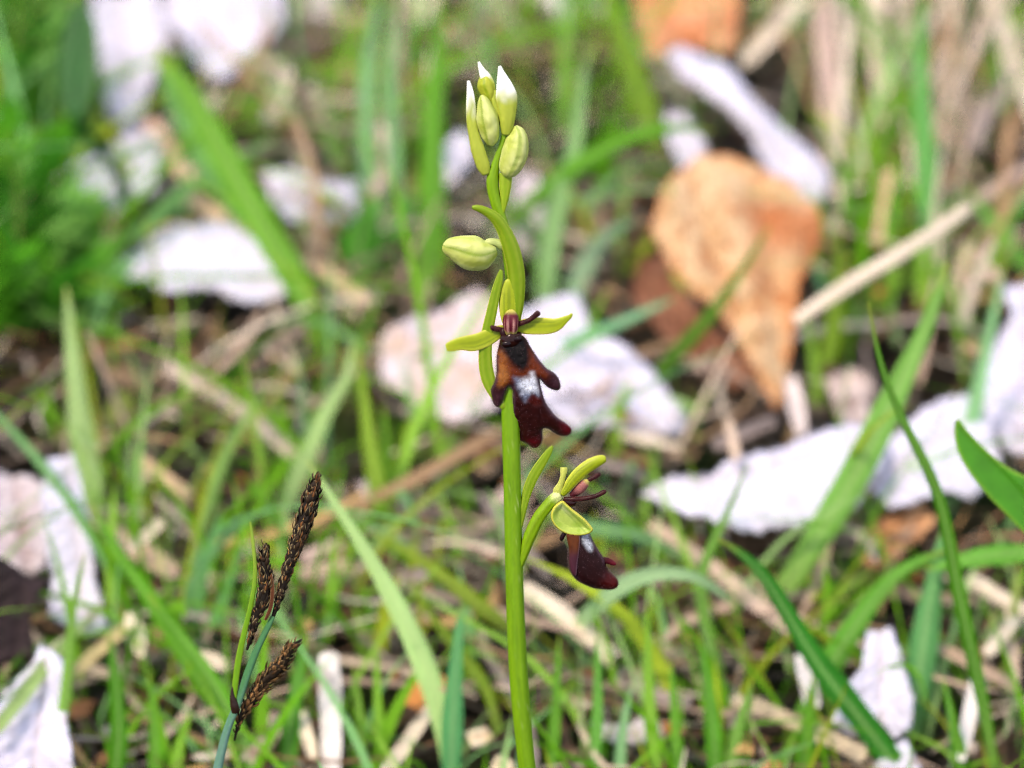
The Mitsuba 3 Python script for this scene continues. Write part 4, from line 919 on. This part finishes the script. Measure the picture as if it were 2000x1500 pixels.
D('pale straw under the fork near the right edge', [(1880, 470), (1910, 505), (1950, 550)], 24, 'pink', (9, 9))
D('upright pale straw behind the bluish blade near the right edge', [(1860, 600), (1872, 540), (1890, 470)], 24, (206, 180, 160), (8, 10))
D('thin pale straw beside the tall straight blade', [(1716, 480), (1728, 420), (1738, 330)], 30, (220, 186, 150), (8, 12))
D('pale straw lying below the long dark blade near the bottom', [(1230, 1330), (1290, 1360), (1350, 1372)], 24, 'ash', (6, 6))
D('greyish straw left of the stem at mid height', [(770, 1132), (820, 1118), (836, 1108)], 28, 'ash', (8, 8))

# ------------------------------------------------------------------ the smooth broad leaves
def broad(key, label, outline, col, edge_col, axis, h, tilt, yaw, mat, seed, base):
    o = np.asarray(outline, float)
    to = leaf_frame(base[0], base[1], h / 1000, tilt, yaw)
    a0, a1 = np.asarray(axis[0], float), np.asarray(axis[1], float)
    ad = (a1 - a0) / np.linalg.norm(a1 - a0)
    an = np.array([-ad[1], ad[0]])

    def z(x, y, d):
        ac = (np.stack([x, y], 1) - a0) @ an
        return (0.9 * (ac / 60) ** 2 + 0.35 * np.exp(-(ac / 5) ** 2) + 0.12 * np.cos(ac * 0.7)) / 1000

    def colr(x, y, d):
        ac = (np.stack([x, y], 1) - a0) @ an
        n = meshkit.fbm(np.stack([x / 30, y / 30, x * 0], 1), 3, seed)
        c = mixc(lin(col), lin(col) * 1.5, n)
        c = mixc(c, lin(col) * 1.35, 0.35 * (np.cos(ac * 0.7) > 0.6))
        return mixc(c, lin(edge_col), 0.75 * (1 - sst(2, 7, d)))
    v, f, c, _ = solid(o, 4, z, lambda x, y, d: z(x, y, d) - 0.0003, colr, to=to, seed=seed, smooth=2)
    k = numbered(key)
    scene[k] = mikit.ply((v, f), mat, smooth=True, color=np.clip(c, 0.002, 0.9))
    labels[k] = {'label': label, 'category': 'leaf'}
    top = to(a1[0], a1[1], 0.0)
    foot = np.array([top[0] + 0.006, top[1] + 0.012, -0.002])
    u = np.linspace(0, 1, 14)[:, None]
    path = top * (1 - u) + foot * u + np.array([0.004, 0, 0.002]) * np.sin(np.pi * u)
    rv, rf, _, _ = ribbons(path[None], np.full((1, 14), 0.0022), np.repeat(RIGHT[None, None], 14, 1), 5, -0.5)
    scene[k + '__stalk'] = mikit.ply((rv, rf), mat, smooth=True, color=np.repeat(lin(edge_col)[None], len(rv), 0))


broad('broad_leaf', 'smooth dark green broad leaf with pale edge entering from the right edge', [(1868, 812), (1885, 835), (1915, 868), (1955, 905), (2000, 930), (2090, 960), (2150, 1010), (2130, 1080), (2060, 1090), (2000, 1042), (1965, 1005), (1925, 965), (1890, 920), (1868, 880), (1862, 840)],
      (50, 106, 12), (120, 160, 40), ((1866, 815), (2080, 1040)), 52, 62, -10, 'mat_plant', 4, (1950, 950))
broad('broad_leaf', 'dark green broad leaf half hidden in the feathery patch at top left', [(150, -10), (185, 30), (195, 110), (186, 180), (160, 235), (128, 230), (112, 160), (120, 70)], (22, 72, 22), (40, 92, 34), ((160, 0), (145, 230)), 34, 55, -5, 'mat_plant', 6, (145, 230))

# ------------------------------------------------------------------ the feathery herb at the top left
def frond(root, tip, n_pairs, length, seed, col):
    r = np.random.default_rng(seed)
    P = np.array([root, ((root[0] + tip[0]) / 2 + r.normal(0, 12), (root[1] + tip[1]) / 2), tip], float)
    droot = CAM_H / -ray(*root)[2]
    hh = 0.002 + np.maximum(0, 0.85 * (P[0, 1] - P[:, 1]) * droot / F / COSP)
    c = spline(np.c_[P, hh * 1e5], n_pairs + 4)
    p = ground(c[:, 0], c[:, 1], c[:, 2] / 1e5)
    t = unit(np.gradient(p, axis=0))
    sidev = unit(np.cross(t, unit(p - EYE) + r.normal(0, 0.3, 3)))
    nn = np.cross(sidev, t)
    paths, wid, sid = [], [], []
    for i in range(2, n_pairs + 3):
        for sgn in (-1, 1):
            L = length * (0.5 + 0.6 * math.sin(math.pi * (i - 1) / (n_pairs + 4))) * (0.75 + 0.5 * r.random())
            dv = unit(sidev[i] * sgn + t[i] * 0.8 + nn[i] * r.normal(0, 0.45))
            for dl in (-0.55, 0, 0.55):
                d2 = unit(dv + t[i] * dl * 0.9 + nn[i] * r.normal(0, 0.4))
                st_ = p[i] + dv * L * (0.35 + 0.15 * dl) * (dl != 0)
                u = np.linspace(0, 1, 4)[:, None]
                paths.append(st_ + d2 * L * (1 if dl == 0 else 0.6) * u)
                wid.append(length * 0.15 * np.array([0.6, 1, 0.8, 0.1]))
                sid.append(np.repeat(unit(np.cross(d2, nn[i] + r.normal(0, 0.3, 3)))[None], 4, 0))
    v, f, uu, s = ribbons(np.array(paths), np.array(wid), np.array(sid), 3, 0.2)
    c1 = shade(v, np.repeat(lin(col, 0.9)[None], len(v), 0), 0.85, 90, seed)
    rv, rf, _, _ = ribbons(p[None], np.full((1, len(p)), 0.0009), sidev[None], 3, -0.5)
    return (v, f, c1), (rv, rf, np.repeat(lin((150, 170, 90), 0.8)[None], len(rv), 0))


r = np.random.default_rng(77)
herbs = [('feathery green herb at the top left corner', [((-60, 330), (-20, -60)), ((30, 340), (40, -40)), ((70, 330), (66, -30)), ((-20, 260), (60, 20))]),
         ('feathery green herb left of the torn white leaf', [((-60, 600), (-30, 300)), ((20, 640), (30, 330)), ((70, 620), (90, 380)), ((0, 520), (70, 240)), ((70, 560), (100, 430))]),
         ('feathery green herb below the torn white leaf at left', [((150, 650), (140, 540)), ((60, 670), (70, 540)), ((110, 660), (120, 560)), ((-30, 680), (-20, 520))])]
for lab, fr in herbs:
    k = numbered('feathery_herb')
    labels[k] = {'label': lab, 'category': 'herb'}
    for i, (a, b) in enumerate(fr):
        (v, f, c), (rv, rf, rc) = frond(a, b, 8, 0.0115, 200 + int(a[0]) % 97 + i, [(76, 142, 34), (96, 160, 48), (56, 120, 30), (118, 170, 84)][(i + len(k)) % 4])
        kk = f'{k}__frond' + (f'_{i:03d}' if i else '')
        scene[kk] = soft_ply(v, f, 'mat_blade', np.clip(c, 0.002, 0.9))
        labels[kk] = {'kind': 'stuff'}
        scene[kk + '__stalk'] = mikit.ply((rv, rf), 'mat_blade', smooth=True, color=rc)

# ------------------------------------------------------------------ the tangle of straw, short grass and crumbs that nobody could count


def keep_out(px, py, margin=1.0):
    q = np.ones(len(px))
    for x, y, rr in HOLES:
        q *= 1 - 0.95 * np.exp(-((px - x) ** 2 + (py - y) ** 2) / (rr * 1.0) ** 2)
    p = ground(px, py)
    gap = sst(0.30, 0.46, meshkit.fbm(np.stack([p[:, 0] * 75, p[:, 1] * 55, p[:, 0] * 0], 1), 2, 91))
    return q * (0.2 + 0.8 * gap)


def scatter(n, seed):
    r = np.random.default_rng(seed)
    y = 0.22 + 0.62 * r.random(n) ** 0.85
    x = (r.random(n) - 0.5) * 2 * (0.06 + 0.29 * y)
    return r, x, y


LEAVES = shapely.union_all([g.buffer(4) for g in LEAF_OUT])
shapely.prepare(LEAVES)


def build_straw():
    n = 17000
    r, x, y = scatter(n, 11)
    px, py = pixel(np.stack([x, y, 0 * x], 1))
    inside = shapely.contains(LEAVES, shapely.points(np.stack([px, py], 1)))
    kp = (r.random(n) < keep_out(px, py)) & (~inside | (r.random(n) < 0.06))
    x, y, px, py = x[kp], y[kp], px[kp], py[kp]
    n = len(x)
    L = np.exp(r.normal(math.log(0.017), 0.55, n)).clip(0.005, 0.038)
    w = np.exp(r.normal(math.log(0.00082), 0.45, n)).clip(0.0003, 0.0019)
    az = r.random(n) * 2 * np.pi
    el = np.abs(r.normal(0, 0.12, n)) + (r.random(n) < 0.12) * (L < 0.018) * r.random(n) * 0.7
    L = np.where(el > 0.3, L * 0.7, L)
    z0 = r.random(n) ** 1.7 * 0.0075 - 0.001
    K = 6
    u = np.linspace(-0.5, 0.5, K)
    d = np.stack([np.cos(az) * np.cos(el), np.sin(az) * np.cos(el), np.sin(el)], 1)
    s0 = np.stack([-np.sin(az), np.cos(az), 0 * az], 1)
    bend = r.normal(0, 0.12, n)
    p = np.stack([x, y, z0 + L / 2 * np.sin(el)], 1)[:, None] + d[:, None] * (L[:, None] * u)[..., None] + s0[:, None] * (L[:, None] * bend[:, None] * (u ** 2 * 4 - 1))[..., None]
    p[..., 2] += (r.normal(0, 0.05, n) * L)[:, None] * (1 - 4 * u ** 2)
    p[..., 2] = np.maximum(p[..., 2], -0.001)
    pal = np.array([lin(c, 0.76) for c in [(206, 186, 168), (222, 208, 192), (190, 164, 148), (168, 136, 104), (128, 96, 70), (92, 64, 46), (160, 146, 142), (196, 160, 108), (70, 50, 38), (150, 130, 70)]])
    ci = r.choice(len(pal), n, p=[0.18, 0.14, 0.17, 0.11, 0.10, 0.09, 0.11, 0.04, 0.03, 0.03])
    # dead stems still standing, most of them at the right
    up = (py < 980) & (ci < 4) & (r.random(n) < 0.015 + 0.24 * sst(1350, 1600, px) * sst(900, 600, py) + 0.06 * sst(500, 200, py))
    hs = np.exp(r.normal(math.log(0.026), 0.35, n)).clip(0.01, 0.05)
    tilt = r.normal(0, 0.3, (n, 2))
    ups = np.stack([x, y, 0 * x], 1)[:, None] + np.stack([tilt[:, :1] * (u + 0.5) + bend[:, None] * 0.8 * (u + 0.5) ** 2, tilt[:, 1:] * (u + 0.5), np.repeat((u + 0.5)[None], n, 0)], -1) * hs[:, None, None]
    p = np.where(up[:, None, None], ups, p)
    s0 = np.where(up[:, None], np.array([1.0, 0, 0]), s0)
    w = np.where(up, np.minimum(w, 0.0018), w)
    z0 = np.where(up, 0.006, z0)
    roll = r.normal(0, 0.5, n)
    side = s0 * np.cos(roll)[:, None] + np.array([0, 0, 1.0]) * np.sin(roll)[:, None]
    prof = np.array([0.55, 0.95, 1, 1, 0.9, 0.35])
    v, f, uu, ss = ribbons(p, w[:, None] * prof, np.repeat(side[:, None], K, 1), 3, -0.22)
    low = 0.06 + 0.94 * np.clip(z0 / 0.0038, 0, 1)        # shade in the gaps put into the colour: deepest straws darkest
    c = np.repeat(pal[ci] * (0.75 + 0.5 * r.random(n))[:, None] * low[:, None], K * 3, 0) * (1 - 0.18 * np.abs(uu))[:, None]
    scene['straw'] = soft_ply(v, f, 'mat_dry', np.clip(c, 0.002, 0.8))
    labels['straw'] = {'label': 'tangled mat of old straw and dead grass covering the ground', 'category': 'straw', 'kind': 'stuff'}


def grass_layer(n, seed, height, spread, tallest, width, widest, gain_density, lean_to, spare):
    r, x, y = scatter(n, seed)
    px, py = pixel(np.stack([x, y, 0 * x], 1))
    g = lambda cx, cy, s: np.exp(-((px - cx) ** 2 + (py - cy) ** 2) / s ** 2)
    den = 0.10 + 0.8 * g(40, 330, 260) + 0.6 * g(160, 620, 150) + 0.9 * sst(1000, 1420, py) + 0.65 * g(720, 900, 230) + 0.4 * g(770, 330, 210) + 0.40 * g(1740, 600, 280) + 0.45 * g(1130, 330, 220)
    den = den + 0.35 * g(330, 1150, 220) + 0.4 * g(1250, 1350, 240) + 0.4 * g(1650, 1250, 220) + 0.35 * g(1150, 60, 180) + 0.3 * g(1180, 900, 160) + 0.25 * (np.abs(px - 1000) > 1150)
    clump = meshkit.noise(np.stack([x * 90, y * 90, x * 0], 1), 5)
    den *= 0.4 + 1.2 * clump
    inside = shapely.contains(LEAVES, shapely.points(np.stack([px, py], 1)))
    kp = (r.random(n) < den * gain_density * keep_out(px, py)) & (~inside | (r.random(n) < 0.05))
    x, y, px, py = x[kp], y[kp], px[kp], py[kp]
    n = len(x)
    hgt = np.exp(r.normal(math.log(height), spread, n)).clip(0.004, tallest)
    _, pt = pixel(np.stack([x, y, hgt], 1))            # blades that would stand in front of a fallen leaf are mostly short
    hit = shapely.contains(LEAVES, shapely.points(np.stack([px, py * 0.5 + pt * 0.5], 1))) | shapely.contains(LEAVES, shapely.points(np.stack([px, pt], 1)))
    hgt = np.where(hit & (r.random(n) < spare), hgt * 0.35, hgt)
    hgt = hgt * (1 - 0.35 * sst(1250, 1500, py))
    w = np.exp(r.normal(math.log(width), 0.4, n)).clip(0.0005, widest) * (1 - 0.35 * sst(1150, 1450, py)) * (0.6 + 0.4 * np.clip(hgt / 0.015, 0, 1))
    az = r.random(n) * 2 * np.pi
    lean = np.abs(r.normal(lean_to, 0.3, n))
    K = 8
    u = np.linspace(0, 1, K)
    hd = np.stack([np.cos(az), np.sin(az), 0 * az], 1)
    p = np.stack([x, y, 0 * x - 0.001], 1)[:, None] + hd[:, None] * (hgt[:, None] * (lean[:, None] * 0.5 * u + lean[:, None] * 1.1 * u ** 2.4))[..., None]
    p[..., 2] += hgt[:, None] * (u - 0.22 * lean[:, None] * u ** 3)
    tw = r.normal(0, 0.8, n)
    side = np.stack([np.cos(tw), np.sin(tw), 0 * tw], 1)
    prof = np.array([0.8, 1, 1, 0.98, 0.88, 0.7, 0.45, 0.05])
    v, f, uu, ss = ribbons(p, w[:, None] * prof, np.repeat(side[:, None], K, 1), 3, 0.25)
    pal = np.array([lin(c) for c in [(104, 164, 34), (122, 180, 48), (146, 194, 76), (84, 142, 28), (136, 190, 124), (148, 166, 48), (170, 192, 60), (164, 204, 130)]])
    ci = r.choice(len(pal), n, p=[0.22, 0.2, 0.15, 0.1, 0.12, 0.08, 0.05, 0.08])
    c = np.repeat(pal[ci] * (0.75 + 0.45 * r.random(n))[:, None], K * 3, 0)
    c = mixc(c, lin((176, 180, 104)), 0.35 * (1 - sst(0, 0.3, ss))) * (1 - 0.12 * np.abs(uu))[:, None]
    return v, f, c


def build_grass():
    a = grass_layer(15000, 12, 0.016, 0.5, 0.036, 0.0010, 0.0024, 1.0, 0.35, 0.7)
    b = grass_layer(4200, 15, 0.030, 0.35, 0.055, 0.0016, 0.0030, 0.45, 0.45, 0.95)
    d = grass_layer(5200, 16, 0.036, 0.3, 0.06, 0.0009, 0.0015, 0.34, 0.85, 0.6)
    at = np.cumsum([0, len(a[0]), len(b[0])])
    scene['grass'] = soft_ply(np.vstack([x[0] for x in (a, b, d)]), np.vstack([x[1] + o for x, o in zip((a, b, d), at)]), 'mat_blade', np.clip(np.vstack([x[2] for x in (a, b, d)]), 0.002, 0.9))
    labels['grass'] = {'label': 'short green grass growing through the straw', 'category': 'grass', 'kind': 'stuff'}


def build_crumbs():
    n = 5000
    r, x, y = scatter(n, 13)
    px, py = pixel(np.stack([x, y, 0 * x], 1))
    kp = (r.random(n) < keep_out(px, py) * 0.9) & ~shapely.contains(LEAVES, shapely.points(np.stack([px, py], 1)))
    x, y = x[kp], y[kp]
    n = len(x)
    sz = np.exp(r.normal(math.log(0.0016), 0.5, n)).clip(0.0006, 0.005)
    a = np.arange(6) * np.pi / 3
    nn = unit(np.stack([r.normal(0, 0.4, n), r.normal(-0.2, 0.4, n), np.ones(n)], 1))
    t1 = unit(np.cross(nn, r.normal(0, 1, (n, 3))))
    t2 = np.cross(nn, t1)
    rad = sz[:, None] * (0.6 + 0.7 * r.random((n, 6)))
    ctr = np.stack([x, y, r.random(n) * 0.006], 1)
    ring = ctr[:, None] + t1[:, None] * (rad * np.cos(a))[..., None] + t2[:, None] * (rad * 0.7 * np.sin(a))[..., None]
    v = np.concatenate([ring, (ctr + nn * (sz * 0.35)[:, None])[:, None], (ctr - nn * (sz * 0.2)[:, None])[:, None]], 1).reshape(-1, 3)
    f0 = np.array([[i, (i + 1) % 6, 6] for i in range(6)] + [[(i + 1) % 6, i, 7] for i in range(6)])
    f = (f0[None] + (np.arange(n) * 8)[:, None, None]).reshape(-1, 3)
    pal = np.array([lin(c, 0.72) for c in [(120, 84, 58), (84, 58, 42), (190, 160, 130), (210, 190, 180), (60, 42, 32), (186, 124, 66), (110, 124, 50)]])
    c = np.repeat(pal[r.choice(len(pal), n, p=[0.24, 0.22, 0.14, 0.1, 0.16, 0.08, 0.06])] * (0.7 + 0.6 * r.random(n))[:, None], 8, 0)
    scene['leaf_litter'] = soft_ply(v, f, 'mat_dry', np.clip(c, 0.002, 0.8))
    labels['leaf_litter'] = {'label': 'brown crumbs of rotted leaves between the straws', 'category': 'leaf litter', 'kind': 'stuff'}


build_straw()
build_grass()
build_crumbs()
